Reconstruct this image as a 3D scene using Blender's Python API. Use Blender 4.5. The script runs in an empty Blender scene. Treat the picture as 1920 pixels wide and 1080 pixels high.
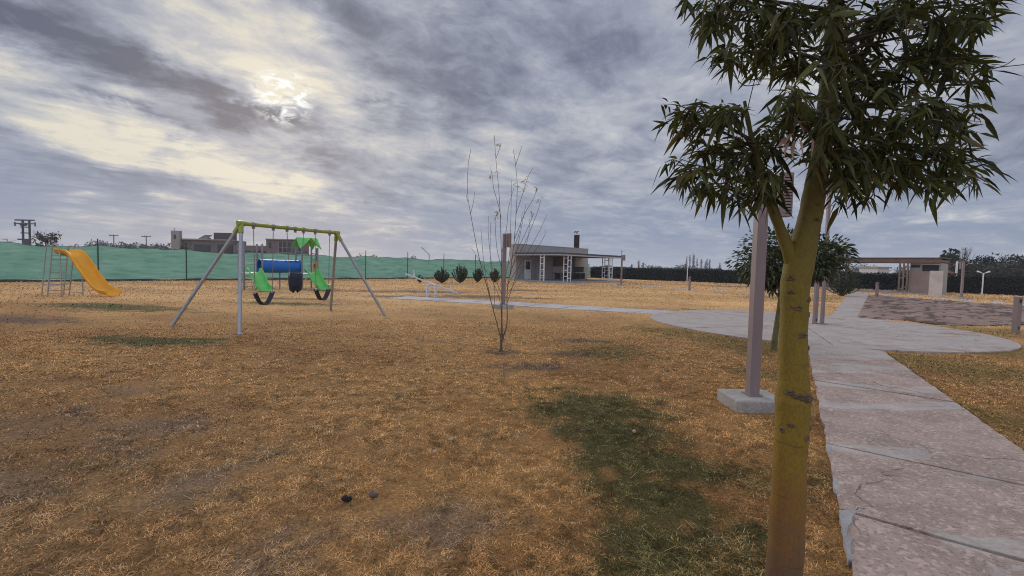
import bpy, math, random
import numpy as np
from mathutils import Vector, Matrix
random.seed(7)
rng = np.random.default_rng(11)
PI = math.pi
scene = bpy.context.scene
COL = scene.collection

# ------------------------------------------------------------------ camera
F = 850.0                       # focal length in pixels of the 1920 px wide picture
CH = 1.6
p = math.radians(2.86); r = math.radians(1.3)
Fw = Vector((0, math.cos(p), -math.sin(p)))
U0 = Vector((0, math.sin(p), math.cos(p))); R0 = Vector((1, 0, 0))
Rt = R0 * math.cos(r) + U0 * math.sin(r)
Up = U0 * math.cos(r) - R0 * math.sin(r)
cam_d = bpy.data.cameras.new('camera'); cam = bpy.data.objects.new('camera', cam_d); COL.objects.link(cam)
M3 = Matrix((Rt, Up, -Fw)).transposed()
cam.matrix_world = Matrix.Translation((0, 0, CH)) @ M3.to_4x4()
cam_d.sensor_width = 36; cam_d.lens = 36 * F / 1920; cam_d.clip_start = .05; cam_d.clip_end = 9000
scene.camera = cam


def ray(px, py):
    return (Rt * (px - 960) - Up * (py - 540) + Fw * F).normalized()


def terrain(x, y):
    """gentle rise on the left plus tiny bumps"""
    z = .22 * np.exp(-(((x + 13) / 5) ** 2 + ((y - 12) / 4.5) ** 2)) + .12 * np.exp(-(((x + 7) / 3) ** 2 + ((y - 5) / 3) ** 2))
    z = z + .012 * np.sin(x * 1.7 + .4) * np.sin(y * 1.3) * np.exp(-((x - 3) / 14) ** 2)
    return z


def gnd(px, py, z=None):
    d = ray(px, py); h = 0.0 if z is None else z
    P = None
    for _ in range(12):
        t = (h - CH) / d.z; P = Vector((0, 0, CH)) + d * t
        if z is None: h = float(terrain(P.x, P.y))
    return P


def at(px, py, Y):
    d = ray(px, py)
    return Vector((0, 0, CH)) + d * (Y / d.y)


def hz(x, y):
    return float(terrain(x, y))

# ------------------------------------------------------------------ numpy noise
_perm = rng.random((256, 256))


def vnoise(x, y):
    x0 = np.floor(x).astype(int); y0 = np.floor(y).astype(int)
    fx = x - x0; fy = y - y0
    fx = fx * fx * (3 - 2 * fx); fy = fy * fy * (3 - 2 * fy)
    a = _perm[x0 % 256, y0 % 256]; b = _perm[(x0 + 1) % 256, y0 % 256]
    c = _perm[x0 % 256, (y0 + 1) % 256]; d = _perm[(x0 + 1) % 256, (y0 + 1) % 256]
    return (a * (1 - fx) + b * fx) * (1 - fy) + (c * (1 - fx) + d * fx) * fy


def fbm(x, y, o=4):
    s = 0; a = .5; t = 0
    for i in range(o):
        s = s + a * vnoise(x * 2 ** i + 17.3 * i, y * 2 ** i + 9.1 * i); t += a; a *= .55
    return s / t


def sstep(a, b, x):
    t = np.clip((x - a) / (b - a), 0, 1); return t * t * (3 - 2 * t)

# ------------------------------------------------------------------ materials
MATS = {}


def mat(name, col, rough=.7, var=.18, scale=6.0, bump=.0, bscale=40.0, metallic=0.0, spec=.35, col2=None, stretch=(1, 1, 1), dirt=0.0, attr=False):
    if name in MATS: return MATS[name]
    m = bpy.data.materials.new(name); m.use_nodes = True
    nt = m.node_tree; N = nt.nodes; L = nt.links
    b = N['Principled BSDF']
    b.inputs['Roughness'].default_value = rough; b.inputs['Metallic'].default_value = metallic
    b.inputs['Specular IOR Level'].default_value = spec
    tc = N.new('ShaderNodeTexCoord'); mp = N.new('ShaderNodeMapping'); mp.inputs['Scale'].default_value = stretch
    L.new(tc.outputs['Object'], mp.inputs['Vector'])
    n1 = N.new('ShaderNodeTexNoise'); n1.inputs['Scale'].default_value = scale; n1.inputs['Detail'].default_value = 6; n1.inputs['Roughness'].default_value = .65
    L.new(mp.outputs['Vector'], n1.inputs['Vector'])
    ramp = N.new('ShaderNodeValToRGB')
    ramp.color_ramp.elements[0].position = .3; ramp.color_ramp.elements[1].position = .7
    c2 = col2 if col2 else tuple(min(1, c * (1 + var)) for c in col)
    c1 = col if col2 else tuple(c * (1 - var) for c in col)
    ramp.color_ramp.elements[0].color = (*c1, 1); ramp.color_ramp.elements[1].color = (*c2, 1)
    L.new(n1.outputs['Fac'], ramp.inputs['Fac'])
    out = ramp.outputs['Color']
    if attr:
        a = N.new('ShaderNodeAttribute'); a.attribute_name = 'col'
        mx = N.new('ShaderNodeMix'); mx.data_type = 'RGBA'; mx.blend_type = 'MULTIPLY'; mx.inputs['Factor'].default_value = 1
        L.new(out, mx.inputs['A']); L.new(a.outputs['Color'], mx.inputs['B']); out = mx.outputs['Result']
    if dirt > 0:
        n3 = N.new('ShaderNodeTexNoise'); n3.inputs['Scale'].default_value = scale * .35; n3.inputs['Detail'].default_value = 8; n3.inputs['Roughness'].default_value = .7
        L.new(mp.outputs['Vector'], n3.inputs['Vector'])
        r3 = N.new('ShaderNodeMapRange'); r3.inputs['From Min'].default_value = .52; r3.inputs['From Max'].default_value = .72; r3.inputs['To Max'].default_value = dirt
        L.new(n3.outputs['Fac'], r3.inputs['Value'])
        mx = N.new('ShaderNodeMix'); mx.data_type = 'RGBA'; mx.inputs['B'].default_value = (.13, .105, .085, 1)
        L.new(r3.outputs['Result'], mx.inputs['Factor']); L.new(out, mx.inputs['A']); out = mx.outputs['Result']
    L.new(out, b.inputs['Base Color'])
    if bump:
        n2 = N.new('ShaderNodeTexNoise'); n2.inputs['Scale'].default_value = bscale; n2.inputs['Detail'].default_value = 5
        L.new(mp.outputs['Vector'], n2.inputs['Vector'])
        bp = N.new('ShaderNodeBump'); bp.inputs['Strength'].default_value = bump; bp.inputs['Distance'].default_value = .02
        L.new(n2.outputs['Fac'], bp.inputs['Height']); L.new(bp.outputs['Normal'], b.inputs['Normal'])
    MATS[name] = m
    return m


def translucent(m, amount, tint=None):
    """mix some translucency in: light comes through thin leaves and netting"""
    nt = m.node_tree; N = nt.nodes; L = nt.links; b = N['Principled BSDF']; o = N['Material Output']
    t = N.new('ShaderNodeBsdfTranslucent'); mx = N.new('ShaderNodeMixShader'); mx.inputs['Fac'].default_value = amount
    src = b.inputs['Base Color'].links[0].from_socket
    if tint:
        q = N.new('ShaderNodeMix'); q.data_type = 'RGBA'; q.blend_type = 'MULTIPLY'; q.inputs['Factor'].default_value = 1
        q.inputs['B'].default_value = (*tint, 1); L.new(src, q.inputs['A']); src = q.outputs['Result']
    L.new(src, t.inputs['Color'])
    L.new(b.outputs['BSDF'], mx.inputs[1]); L.new(t.outputs['BSDF'], mx.inputs[2]); L.new(mx.outputs['Shader'], o.inputs['Surface'])
    return m

# ------------------------------------------------------------------ mesh helpers


def root_loc(o):
    v = Vector((0, 0, 0))
    while o: v += o.location; o = o.parent
    return v


class MB:
    def __init__(s): s.v = []; s.f = []

    def add(s, vs, fs):
        k = len(s.v); s.v += [tuple(v) for v in vs]; s.f += [tuple(i + k for i in f) for f in fs]; return s

    def box(s, a, b):
        x0, y0, z0 = a; x1, y1, z1 = b
        return s.add([(x0, y0, z0), (x1, y0, z0), (x1, y1, z0), (x0, y1, z0), (x0, y0, z1), (x1, y0, z1), (x1, y1, z1), (x0, y1, z1)],
                     [(0, 3, 2, 1), (4, 5, 6, 7), (0, 1, 5, 4), (1, 2, 6, 5), (2, 3, 7, 6), (3, 0, 4, 7)])

    def cbox(s, c, d):
        return s.box((c[0] - d[0] / 2, c[1] - d[1] / 2, c[2] - d[2] / 2), (c[0] + d[0] / 2, c[1] + d[1] / 2, c[2] + d[2] / 2))

    def obox(s, o, ux, uy, uz):
        """box from an origin and three edge vectors"""
        o = Vector(o); ux = Vector(ux); uy = Vector(uy); uz = Vector(uz)
        vs = [o, o + ux, o + ux + uy, o + uy]; vs += [q + uz for q in vs]
        fs = [(0, 3, 2, 1), (4, 5, 6, 7), (0, 1, 5, 4), (1, 2, 6, 5), (2, 3, 7, 6), (3, 0, 4, 7)]
        if ux.cross(uy).dot(uz) < 0: fs = [f[::-1] for f in fs]
        return s.add(vs, fs)

    def beam(s, a, b, w, h=None, up=(0, 0, 1)):
        a = Vector(a); b = Vector(b); h = h or w; d = (b - a).normalized(); u = Vector(up)
        if abs(d.dot(u)) > .95: u = Vector((0, 1, 0))
        sx = d.cross(u).normalized(); sz = sx.cross(d)
        return s.obox(a - sx * w / 2 - sz * h / 2, b - a, sx * w, sz * h)

    def tube(s, pts, rad, n=10, cap=True):
        pts = [Vector(q) for q in pts]
        if not isinstance(rad, (list, tuple)): rad = [rad] * len(pts)
        d0 = (pts[1] - pts[0]).normalized(); u = Vector((0, 0, 1)) if abs(d0.z) < .9 else Vector((1, 0, 0))
        x = d0.cross(u).normalized(); vs = []; k = len(pts)
        for i, q in enumerate(pts):
            d = (pts[min(i + 1, k - 1)] - pts[max(i - 1, 0)]).normalized()
            x = (x - d * x.dot(d)).normalized(); y = d.cross(x)
            for j in range(n):
                a = 2 * PI * j / n; vs.append(q + (x * math.cos(a) + y * math.sin(a)) * rad[i])
        fs = [(i * n + j, i * n + (j + 1) % n, (i + 1) * n + (j + 1) % n, (i + 1) * n + j) for i in range(k - 1) for j in range(n)]
        if cap: fs += [tuple(range(n))[::-1], tuple((k - 1) * n + j for j in range(n))]
        return s.add(vs, fs)

    def prism(s, poly, z0, z1):
        n = len(poly)
        A = sum(poly[i][0] * poly[(i + 1) % n][1] - poly[(i + 1) % n][0] * poly[i][1] for i in range(n))
        if A < 0: poly = poly[::-1]
        vs = [(q[0], q[1], z0) for q in poly] + [(q[0], q[1], z1) for q in poly]
        return s.add(vs, [tuple(range(n))[::-1], tuple(range(n, 2 * n))] + [(i, (i + 1) % n, n + (i + 1) % n, n + i) for i in range(n)])

    def ball(s, c, rx, ry=None, rz=None, n=10, m=6):
        ry = ry or rx; rz = rz or rx; vs = []
        for i in range(m + 1):
            t = PI * i / m
            for j in range(n): vs.append((c[0] + rx * math.sin(t) * math.cos(2 * PI * j / n), c[1] + ry * math.sin(t) * math.sin(2 * PI * j / n), c[2] + rz * math.cos(t)))
        return s.add(vs, [(i * n + j, (i + 1) * n + j, (i + 1) * n + (j + 1) % n, i * n + (j + 1) % n) for i in range(m) for j in range(n)])

    def build(s, name, m, parent=None, smooth=False, world=False, bevel=0):
        me = bpy.data.meshes.new(name); o = bpy.data.objects.new(name, me); COL.objects.link(o)
        off = root_loc(parent) if (world and parent) else Vector((0, 0, 0))
        me.from_pydata([(v[0] - off.x, v[1] - off.y, v[2] - off.z) for v in s.v], [], s.f)
        me.materials.append(m)
        if smooth:
            me.polygons.foreach_set('use_smooth', [True] * len(me.polygons))
            me.set_sharp_from_angle(angle=math.radians(50))
        if bevel:
            bv = o.modifiers.new('bevel', 'BEVEL'); bv.width = bevel; bv.segments = 2; bv.limit_method = 'ANGLE'
        if parent: o.parent = parent
        me.update()
        return o


def tri_mesh(name, m, V, T, parent=None, col=None, smooth=False, world=True):
    """big mesh straight from numpy arrays"""
    off = np.array(root_loc(parent)) if (parent and world) else np.zeros(3)
    V = np.asarray(V, np.float32) - off.astype(np.float32); T = np.asarray(T, np.int32)
    k = T.shape[1]
    me = bpy.data.meshes.new(name); o = bpy.data.objects.new(name, me); COL.objects.link(o)
    me.vertices.add(len(V)); me.vertices.foreach_set('co', V.ravel())
    me.loops.add(T.size); me.loops.foreach_set('vertex_index', T.ravel())
    me.polygons.add(len(T)); me.polygons.foreach_set('loop_start', np.arange(0, T.size, k, dtype=np.int32))
    me.polygons.foreach_set('loop_total', np.full(len(T), k, np.int32))
    if smooth: me.polygons.foreach_set('use_smooth', np.ones(len(T), bool))
    me.update(calc_edges=True)
    if col is not None:
        a = me.attributes.new('col', 'FLOAT_COLOR', 'POINT')
        a.data.foreach_set('color', np.concatenate([col, np.ones((len(col), 1))], 1).astype(np.float32).ravel())
    me.materials.append(m)
    if parent: o.parent = parent
    return o


def norm(a): return a / np.maximum(np.linalg.norm(a, axis=1, keepdims=True), 1e-9)


def leaves(name, m, parent, pos, dirs, L, W, droop, col, simple=False):
    """a crown of separate folded, pointed, drooping leaves as one mesh"""
    pos = np.asarray(pos, float); dirs = norm(np.asarray(dirs, float)); n = len(pos)
    L = np.broadcast_to(L, n)[:, None]; W = np.broadcast_to(W, n)[:, None]; droop = np.broadcast_to(droop, n)[:, None]
    side = norm(np.cross(dirs, norm(rng.normal(size=(n, 3)) + np.array([0, 0, 1.2]))))
    nrm = np.cross(side, dirs); dn = np.array([[0, 0, -1.]])

    def pt(s): return pos + L * (dirs * s + dn * droop * s * s)
    if simple:
        V = np.stack([pos, pt(.5) + side * W * .5, pt(1), pt(.5) - side * W * .5], 1)
        T = np.array([[0, 1, 2], [0, 2, 3]])
    else:
        f = nrm * W * .22
        a, b = pt(.33), pt(.68)
        V = np.stack([pos, a + side * W * .5 + f, a, a - side * W * .5 + f, b + side * W * .36 + f * .7, b, b - side * W * .36 + f * .7, pt(1)], 1)
        T = np.array([[0, 1, 2], [0, 2, 3], [1, 4, 2], [2, 4, 5], [2, 5, 3], [3, 5, 6], [4, 7, 5], [5, 7, 6]])
    k = V.shape[1]
    Ts = (T[None] + (np.arange(n) * k)[:, None, None]).reshape(-1, 3)
    return tri_mesh(name, m, V.reshape(-1, 3), Ts, parent, np.repeat(col, k, 0))


def leafcol(n, base, spread=.35, warm=.0):
    b = np.array(base)[None]; k = (1 + spread * rng.normal(size=(n, 1))).clip(.35, 2.0)
    c = b * k
    w = rng.random((n, 1)) < warm
    return np.where(w, np.array([[.10, .075, .03]]) * k, c)


def tag(o, label=None, cat=None, group=None, kind=None):
    if label: o['label'] = label
    if cat: o['category'] = cat
    if group: o['group'] = group
    if kind: o['kind'] = kind
    return o


def thing(name, label, cat, loc=(0, 0, 0), rz=0, group=None):
    o = bpy.data.objects.new(name, None); COL.objects.link(o); o.empty_display_size = .3
    o.location = loc; o.rotation_euler = (0, 0, rz)
    return tag(o, label, cat, group)


def copy_tree(o, parent=None):
    c = o.copy(); COL.objects.link(c)
    if parent: c.parent = parent
    for ch in list(o.children): copy_tree(ch, c)
    return c


def catmull(pts, n=6):
    pts = [Vector(q) for q in pts]; P = [pts[0] * 2 - pts[1]] + pts + [pts[-1] * 2 - pts[-2]]; out = []
    for i in range(1, len(P) - 2):
        for k in range(n):
            t = k / n
            out.append(.5 * ((2 * P[i]) + (-P[i - 1] + P[i + 1]) * t + (2 * P[i - 1] - 5 * P[i] + 4 * P[i + 1] - P[i + 2]) * t * t + (-P[i - 1] + 3 * P[i] - 3 * P[i + 1] + P[i + 2]) * t ** 3))
    return out + [pts[-1]]

# ------------------------------------------------------------------ world: cloudy sky with a veiled sun
S = ray(530, 182)
az_s = math.atan2(S.x, S.y); el_s = math.asin(S.z)


def azel(px, py):
    d = ray(px, py); return math.atan2(d.x, d.y), math.asin(d.z)


world = bpy.data.worlds.new('World'); scene.world = world; world.use_nodes = True
nt = world.node_tree; N = nt.nodes; L = nt.links
for n in list(N): N.remove(n)


def math_(op, a, b=None, c=None, clamp=False):
    n = N.new('ShaderNodeMath'); n.operation = op; n.use_clamp = clamp
    for i, q in enumerate((a, b, c)):
        if q is None: continue
        if isinstance(q, (int, float)): n.inputs[i].default_value = q
        else: L.new(q, n.inputs[i])
    return n.outputs[0]


def rangemap(v, a, b, c=0., d=1., smooth=True):
    n = N.new('ShaderNodeMapRange'); n.interpolation_type = 'SMOOTHSTEP' if smooth else 'LINEAR'
    L.new(v, n.inputs['Value'])
    for k, q in (('From Min', a), ('From Max', b), ('To Min', c), ('To Max', d)): n.inputs[k].default_value = q
    return n.outputs['Result']


def mixc(f, a, b, mode='MIX'):
    n = N.new('ShaderNodeMix'); n.data_type = 'RGBA'; n.blend_type = mode
    for k, q in (('Factor', f), ('A', a), ('B', b)):
        if isinstance(q, (int, float)): n.inputs[k].default_value = q
        elif isinstance(q, tuple): n.inputs[k].default_value = (*q, 1)
        else: L.new(q, n.inputs[k])
    return n.outputs['Result']


def noise(vec, scale, detail=8, rough=.6, dist=0.):
    n = N.new('ShaderNodeTexNoise'); n.inputs['Scale'].default_value = scale; n.inputs['Detail'].default_value = detail
    n.inputs['Roughness'].default_value = rough; n.inputs['Distortion'].default_value = dist
    L.new(vec, n.inputs['Vector']); return n


def comb(x, y, z=0.):
    n = N.new('ShaderNodeCombineXYZ')
    for i, q in enumerate((x, y, z)):
        if isinstance(q, (int, float)): n.inputs[i].default_value = q
        else: L.new(q, n.inputs[i])
    return n.outputs[0]


def lin(c): return tuple(((q / 255 + .055) / 1.055) ** 2.4 if q > 10 else q / 255 / 12.92 for q in c)


tc = N.new('ShaderNodeTexCoord'); sp = N.new('ShaderNodeSeparateXYZ'); L.new(tc.outputs['Generated'], sp.inputs[0])
X, Y, Z = sp.outputs
el = math_('ARCSINE', Z); az = math_('ARCTAN2', X, Y)
# cloud deck seen in perspective, streaks running towards azimuth ~38 degrees
zz = math_('ADD', math_('MAXIMUM', Z, 0.0), .10)
qx = math_('DIVIDE', X, zz); qy = math_('DIVIDE', Y, zz)
sa = math.radians(38)
along = math_('ADD', math_('MULTIPLY', qx, math.sin(sa)), math_('MULTIPLY', qy, math.cos(sa)))
across = math_('SUBTRACT', math_('MULTIPLY', qx, math.cos(sa)), math_('MULTIPLY', qy, math.sin(sa)))
v1 = comb(math_('MULTIPLY', along, .52), across)
warp = noise(v1, 1.1, 4, .5)
wv = N.new('ShaderNodeVectorMath'); wv.operation = 'SUBTRACT'; L.new(warp.outputs['Color'], wv.inputs[0]); wv.inputs[1].default_value = (.5, .5, .5)
wv2 = N.new('ShaderNodeVectorMath'); wv2.operation = 'SCALE'; L.new(wv.outputs[0], wv2.inputs[0]); wv2.inputs['Scale'].default_value = .75
wv3 = N.new('ShaderNodeVectorMath'); wv3.operation = 'ADD'; L.new(v1, wv3.inputs[0]); L.new(wv2.outputs[0], wv3.inputs[1])
big = noise(wv3.outputs[0], 1.25, 9, .58, .2)
v4 = comb(math_('MULTIPLY', along, .8), across)
wv5 = N.new('ShaderNodeVectorMath'); L.new(v4, wv5.inputs[0]); L.new(wv2.outputs[0], wv5.inputs[1])
fine = noise(wv5.outputs[0], 3.4, 9, .64, .15)
V = math_('ADD', math_('MULTIPLY', math_('SUBTRACT', big.outputs['Fac'], .5), .85), math_('MULTIPLY', math_('SUBTRACT', fine.outputs['Fac'], .5), .98))
# warped azimuth / elevation for the placed banks of cloud
wz = N.new('ShaderNodeTexNoise'); wz.inputs['Scale'].default_value = 5.5; wz.inputs['Detail'].default_value = 6; wz.inputs['Roughness'].default_value = .62
L.new(wv3.outputs[0], wz.inputs['Vector']); wz.inputs['Scale'].default_value = 2.2
ws = N.new('ShaderNodeSeparateColor'); L.new(wz.outputs['Color'], ws.inputs[0])
# free-form puffs: noise on the view direction itself, flattened a little
pm = N.new('ShaderNodeMapping'); pm.inputs['Scale'].default_value = (1, 1, 2.1); pm.inputs['Rotation'].default_value = (0, math.radians(9), 0); L.new(tc.outputs['Generated'], pm.inputs['Vector'])
pw = noise(pm.outputs[0], 6.5, 7, .6, .4); puff = noise(pm.outputs[0], 10., 9, .62, .5)
ps = N.new('ShaderNodeSeparateColor'); L.new(pw.outputs['Color'], ps.inputs[0])
V = math_('ADD', V, math_('MULTIPLY', math_('SUBTRACT', puff.outputs['Fac'], .5), rangemap(az, .30, -.25, .50, .92)))
azw = math_('ADD', math_('ADD', az, math_('MULTIPLY', math_('SUBTRACT', ws.outputs[0], .5), .16)), math_('MULTIPLY', math_('SUBTRACT', ps.outputs[0], .5), .26))
elw = math_('ADD', math_('ADD', el, math_('MULTIPLY', math_('SUBTRACT', ws.outputs[1], .5), .08)), math_('MULTIPLY', math_('SUBTRACT', ps.outputs[1], .5), .13))
AE = comb(azw, elw)


def bank(px, py, lx, ly, ang):
    """soft elliptical bank: half length lx and half width ly (px of the wide picture), tilted ang degrees downwards to the right"""
    a0, e0 = azel(px, py); c, s = math.cos(math.radians(ang)), math.sin(math.radians(ang))
    a1, e1 = azel(px + c * lx, py + s * lx); a2, e2 = azel(px - s * ly, py + c * ly)
    rl = math.hypot(a1 - a0, e1 - e0); rw = math.hypot(a2 - a0, e2 - e0); rot = math.atan2(e1 - e0, a1 - a0)
    m = N.new('ShaderNodeMapping'); m.vector_type = 'TEXTURE'
    m.inputs['Location'].default_value = (a0, e0, 0); m.inputs['Rotation'].default_value = (0, 0, rot); m.inputs['Scale'].default_value = (rl, rw, 1)
    L.new(AE, m.inputs['Vector'])
    g = N.new('ShaderNodeTexGradient'); g.gradient_type = 'QUADRATIC_SPHERE'; L.new(m.outputs[0], g.inputs[0])
    return g.outputs['Fac']


BANKS = [  # px, py, half length, half width, tilt, amount
    (520, 120, 380, 220, 25, .18), (480, 60, 300, 170, 35, .18), (525, 178, 110, 85, 0, .5),
    (230, 285, 560, 85, 12, .28), (300, 300, 260, 30, 10, .12), (560, 350, 420, 60, 14, .34), (90, 225, 260, 60, 10, .15),
    (150, 95, 420, 85, 20, -.62), (360, 175, 340, 75, 19, -.5), (60, 40, 260, 70, 20, -.35),
    (490, 225, 200, 40, 14, -.7), (240, 218, 260, 26, 12, -.55), (690, 195, 170, 45, 20, -.6),
    (600, 300, 110, 30, 14, -.4), (190, 325, 160, 34, 6, -.55), (330, 350, 200, 34, 6, -.5), (60, 350, 200, 60, 4, -.35),
    (700, 375, 160, 30, 12, -.5), (640, 30, 260, 90, 32, -.45), (860, 190, 300, 150, 30, -.35), (1000, 60, 420, 150, 32, -.25),
    (1120, 250, 420, 110, 14, .12), (960, 300, 300, 60, 10, .15), (40, 150, 240, 60, 22, .35), (1450, 120, 400, 300, 0, .18),
    (1850, 310, 260, 40, -8, -.35), (1800, 390, 400, 34, -4, .22), (220, 380, 200, 26, 2, .25), (930, 255, 160, 50, 15, .25)]
for b in BANKS:
    V = math_('ADD', V, math_('MULTIPLY', bank(*b[:5]), b[5] * 1.0))
# whiter and warmer round the sun
dt = N.new('ShaderNodeVectorMath'); dt.operation = 'DOT_PRODUCT'; L.new(tc.outputs['Generated'], dt.inputs[0]); dt.inputs[1].default_value = S
cosang = dt.outputs['Value']
glow = rangemap(cosang, .80, 1.0); core = rangemap(cosang, .9980, .9999)
V = math_('ADD', V, math_('MULTIPLY', glow, .07))
V = math_('ADD', V, .53)
ramp = N.new('ShaderNodeValToRGB'); cr = ramp.color_ramp
for i, (pp, c) in enumerate([(0, (88, 94, 114)), (.28, (116, 122, 140)), (.52, (148, 154, 170)), (.78, (182, 185, 193)), (1.0, (214, 212, 204))]):
    e = cr.elements[i] if i < 2 else cr.elements.new(pp)
    e.position = pp; e.color = (*lin(c), 1)
L.new(V, ramp.inputs['Fac'])
c_cloud = ramp.outputs['Color']
warmth = math_('MULTIPLY', rangemap(cosang, .72, .97), rangemap(V, .45, .95))
c_cloud = mixc(math_('MULTIPLY', warmth, .6), c_cloud, mixc(1., c_cloud, (1.05, .985, .86), 'MULTIPLY'))
# low clouds turn bluish towards the horizon, then a pale rim
lowf = math_('MULTIPLY', rangemap(el, .23, .05), rangemap(V, 1.0, .35, .12, .78))
c_cloud = mixc(lowf, c_cloud, lin((138, 151, 176)))
rim = rangemap(el, .075, .0)
c_cloud = mixc(math_('MULTIPLY', rim, .55), c_cloud, lin((178, 183, 194)))
c_cloud = mixc(math_('MULTIPLY', core, rangemap(noise(pm.outputs[0], 34., 6, .62, .6).outputs['Fac'], .44, .64, .0, .85)), c_cloud, (.95, 1.0, 1.0))
# added fill: unseen sky overhead and behind the camera brightened to light the ground
back = math_('MAXIMUM', rangemap(el, .55, 1.1), rangemap(Y, .45, -.35))
gain = math_('ADD', math_('MULTIPLY', back, 1.3), 1.0)
gl = N.new('ShaderNodeVectorMath'); gl.operation = 'SCALE'; L.new(c_cloud, gl.inputs[0]); L.new(gain, gl.inputs['Scale'])
sky = N.new('ShaderNodeTexSky'); sky.sky_type = 'NISHITA'; sky.sun_disc = False
sky.sun_elevation = el_s; sky.sun_rotation = az_s; sky.air_density = 1.2; sky.dust_density = 2
g10 = N.new('ShaderNodeVectorMath'); g10.operation = 'SCALE'; L.new(gl.outputs[0], g10.inputs[0]); g10.inputs['Scale'].default_value = 10.
final = mixc(.97, sky.outputs['Color'], g10.outputs[0])
bg = N.new('ShaderNodeBackground'); bg.inputs['Strength'].default_value = .1; L.new(final, bg.inputs['Color'])
wo = N.new('ShaderNodeOutputWorld'); L.new(bg.outputs[0], wo.inputs['Surface'])
world.cycles.sampling_method = 'MANUAL'; world.cycles.sample_map_resolution = 512

sun_d = bpy.data.lights.new('sun', 'SUN'); sun = bpy.data.objects.new('sun', sun_d); COL.objects.link(sun)
sun_d.energy = 1.3; sun_d.angle = math.radians(14); sun_d.color = (1, .93, .82)
sun.rotation_euler = S.to_track_quat('Z', 'Y').to_euler()
scene.view_settings.view_transform = 'Standard'; scene.view_settings.look = 'None'
scene.cycles.filter_width = 1.05; scene.cycles.denoising_prefilter = 'NONE'
scene.view_settings.exposure = 0.12; scene.view_settings.gamma = 1

# ------------------------------------------------------------------ paths (ground plan)


def g2(px, py):
    q = gnd(px, py, 0); return np.array([q.x, q.y])


joints = [((1513, 644), (1655, 660)), ((1513, 684), (1668, 706)), ((1513, 715), (1762, 755)), ((1522, 762), (1864, 829)), ((1530, 835), (1960, 931)), ((1571, 964), (2120, 1130))]
LL = g2(1596, 1080); LU = g2(1514, 650); RL = g2(1920, 853); RU = g2(1655, 660)


def on_line(A, B, q, y=None):
    d = B - A; d = d / np.linalg.norm(d); return A + d * np.dot(q - A, d)


JL = [on_line(LU, LL, g2(*a)) for a, b in joints]; JR = [on_line(RU, RL, g2(*b)) for a, b in joints]
for k in range(5):
    JL.append(JL[-1] + (JL[-1] - JL[-2]) * .0 + np.array((LL - LU)) / np.linalg.norm(LL - LU) * 1.2)
    JR.append(JR[-1] + np.array((RL - RU)) / np.linalg.norm(RL - RU) * 1.2)
PC = np.array([8.75, 13.55]); PR = 4.35         # round plaza
# narrow path to the seesaw
nA0, nA1 = g2(722, 559.5), g2(1262, 592); nB0, nB1 = g2(765, 555.8), g2(1290, 585)
# path from the plaza to the pergola
uL0, uR0 = g2(1556, 594), g2(1607, 597); uL1, uR1 = g2(1592, 550), g2(1630, 551)
POLYS = [np.array([JL[0], JR[0], JR[-1], JL[-1]]), np.array([nA0, nA1, nB1, nB0]), np.array([uL0, uR0, uR1, uL1])]
CORN = g2(1049, 531); CV = np.array([.70, .714]); CU = np.array([-.714, .70])    # shelter corner and axes
# thin strips: shelter to the right; along the far side of the bare soil
strips = [(g2(1118, 531.5), g2(1420, 549.5), 1.1), (g2(1560, 545.5), g2(2050, 581), .9), (g2(1420, 549.5), g2(1575, 551), 1.0)]


def strip_poly(a, b, w):
    d = (b - a) / np.linalg.norm(b - a); n = np.array([-d[1], d[0]]) * w / 2
    return np.array([a - n, b - n, b + n, a + n])


POLYS += [strip_poly(*s) for s in strips]
SOIL = [g2(1600, 595.5), g2(1690, 600), g2(1757, 609), g2(1830, 611), g2(1920, 609), g2(2100, 612), g2(2100, 588), g2(1920, 574), g2(1760, 563), g2(1626, 552.5)]


def in_poly(x, y, poly):
    ins = np.zeros(x.shape, bool); n = len(poly)
    for i in range(n):
        x0, y0 = poly[i]; x1, y1 = poly[(i + 1) % n]
        c = ((y0 > y) != (y1 > y)) & (x < (x1 - x0) * (y - y0) / (y1 - y0 + 1e-12) + x0); ins ^= c
    return ins


def on_path(x, y, grow=0.):
    m = (x - PC[0]) ** 2 + (y - PC[1]) ** 2 < (PR + grow) ** 2
    for q in POLYS: m |= in_poly(x, y, q)
    return m

# ------------------------------------------------------------------ ground colours


def pb(px, py, r_, ratio=1., ang=0.):
    q = gnd(px, py); return (q.x, q.y, r_, ratio, ang)


GREEN = [pb(1115, 765, .8), pb(1150, 810, .62), pb(1180, 860, .5), pb(1205, 930, .42), pb(1215, 1010, .34), pb(1310, 890, .28), pb(1290, 960, .25), pb(1260, 1060, .3), pb(1200, 1090, .25), pb(1430, 1000, .16), pb(1400, 1060, .15), pb(1040, 770, .35),
         pb(280, 640, 1.3, .45), pb(215, 575, 2.2, .4), pb(540, 570, 1.8, .4)]
OLIVE = [pb(1800, 690, 1.6), pb(1880, 660, 1.6), pb(1730, 650, 1.0), pb(1380, 640, 1.5), pb(1250, 620, 1.3), pb(1560, 560, 1.8), pb(1440, 700, .6), pb(1850, 780, .8), pb(1150, 660, 1.1), pb(150, 870, .25), pb(1420, 900, .4), pb(1530, 900, .3), pb(1470, 560, 3), pb(1850, 620, 2)]
BARE = [pb(60, 800, .7), pb(180, 830, .6), pb(320, 800, .5), pb(240, 730, .5, .6), pb(30, 900, .5), pb(830, 985, .35), pb(720, 985, .25), pb(380, 900, .4), pb(560, 1010, .35), pb(830, 640, .8, .3), pb(460, 1060, .3)]
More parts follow.
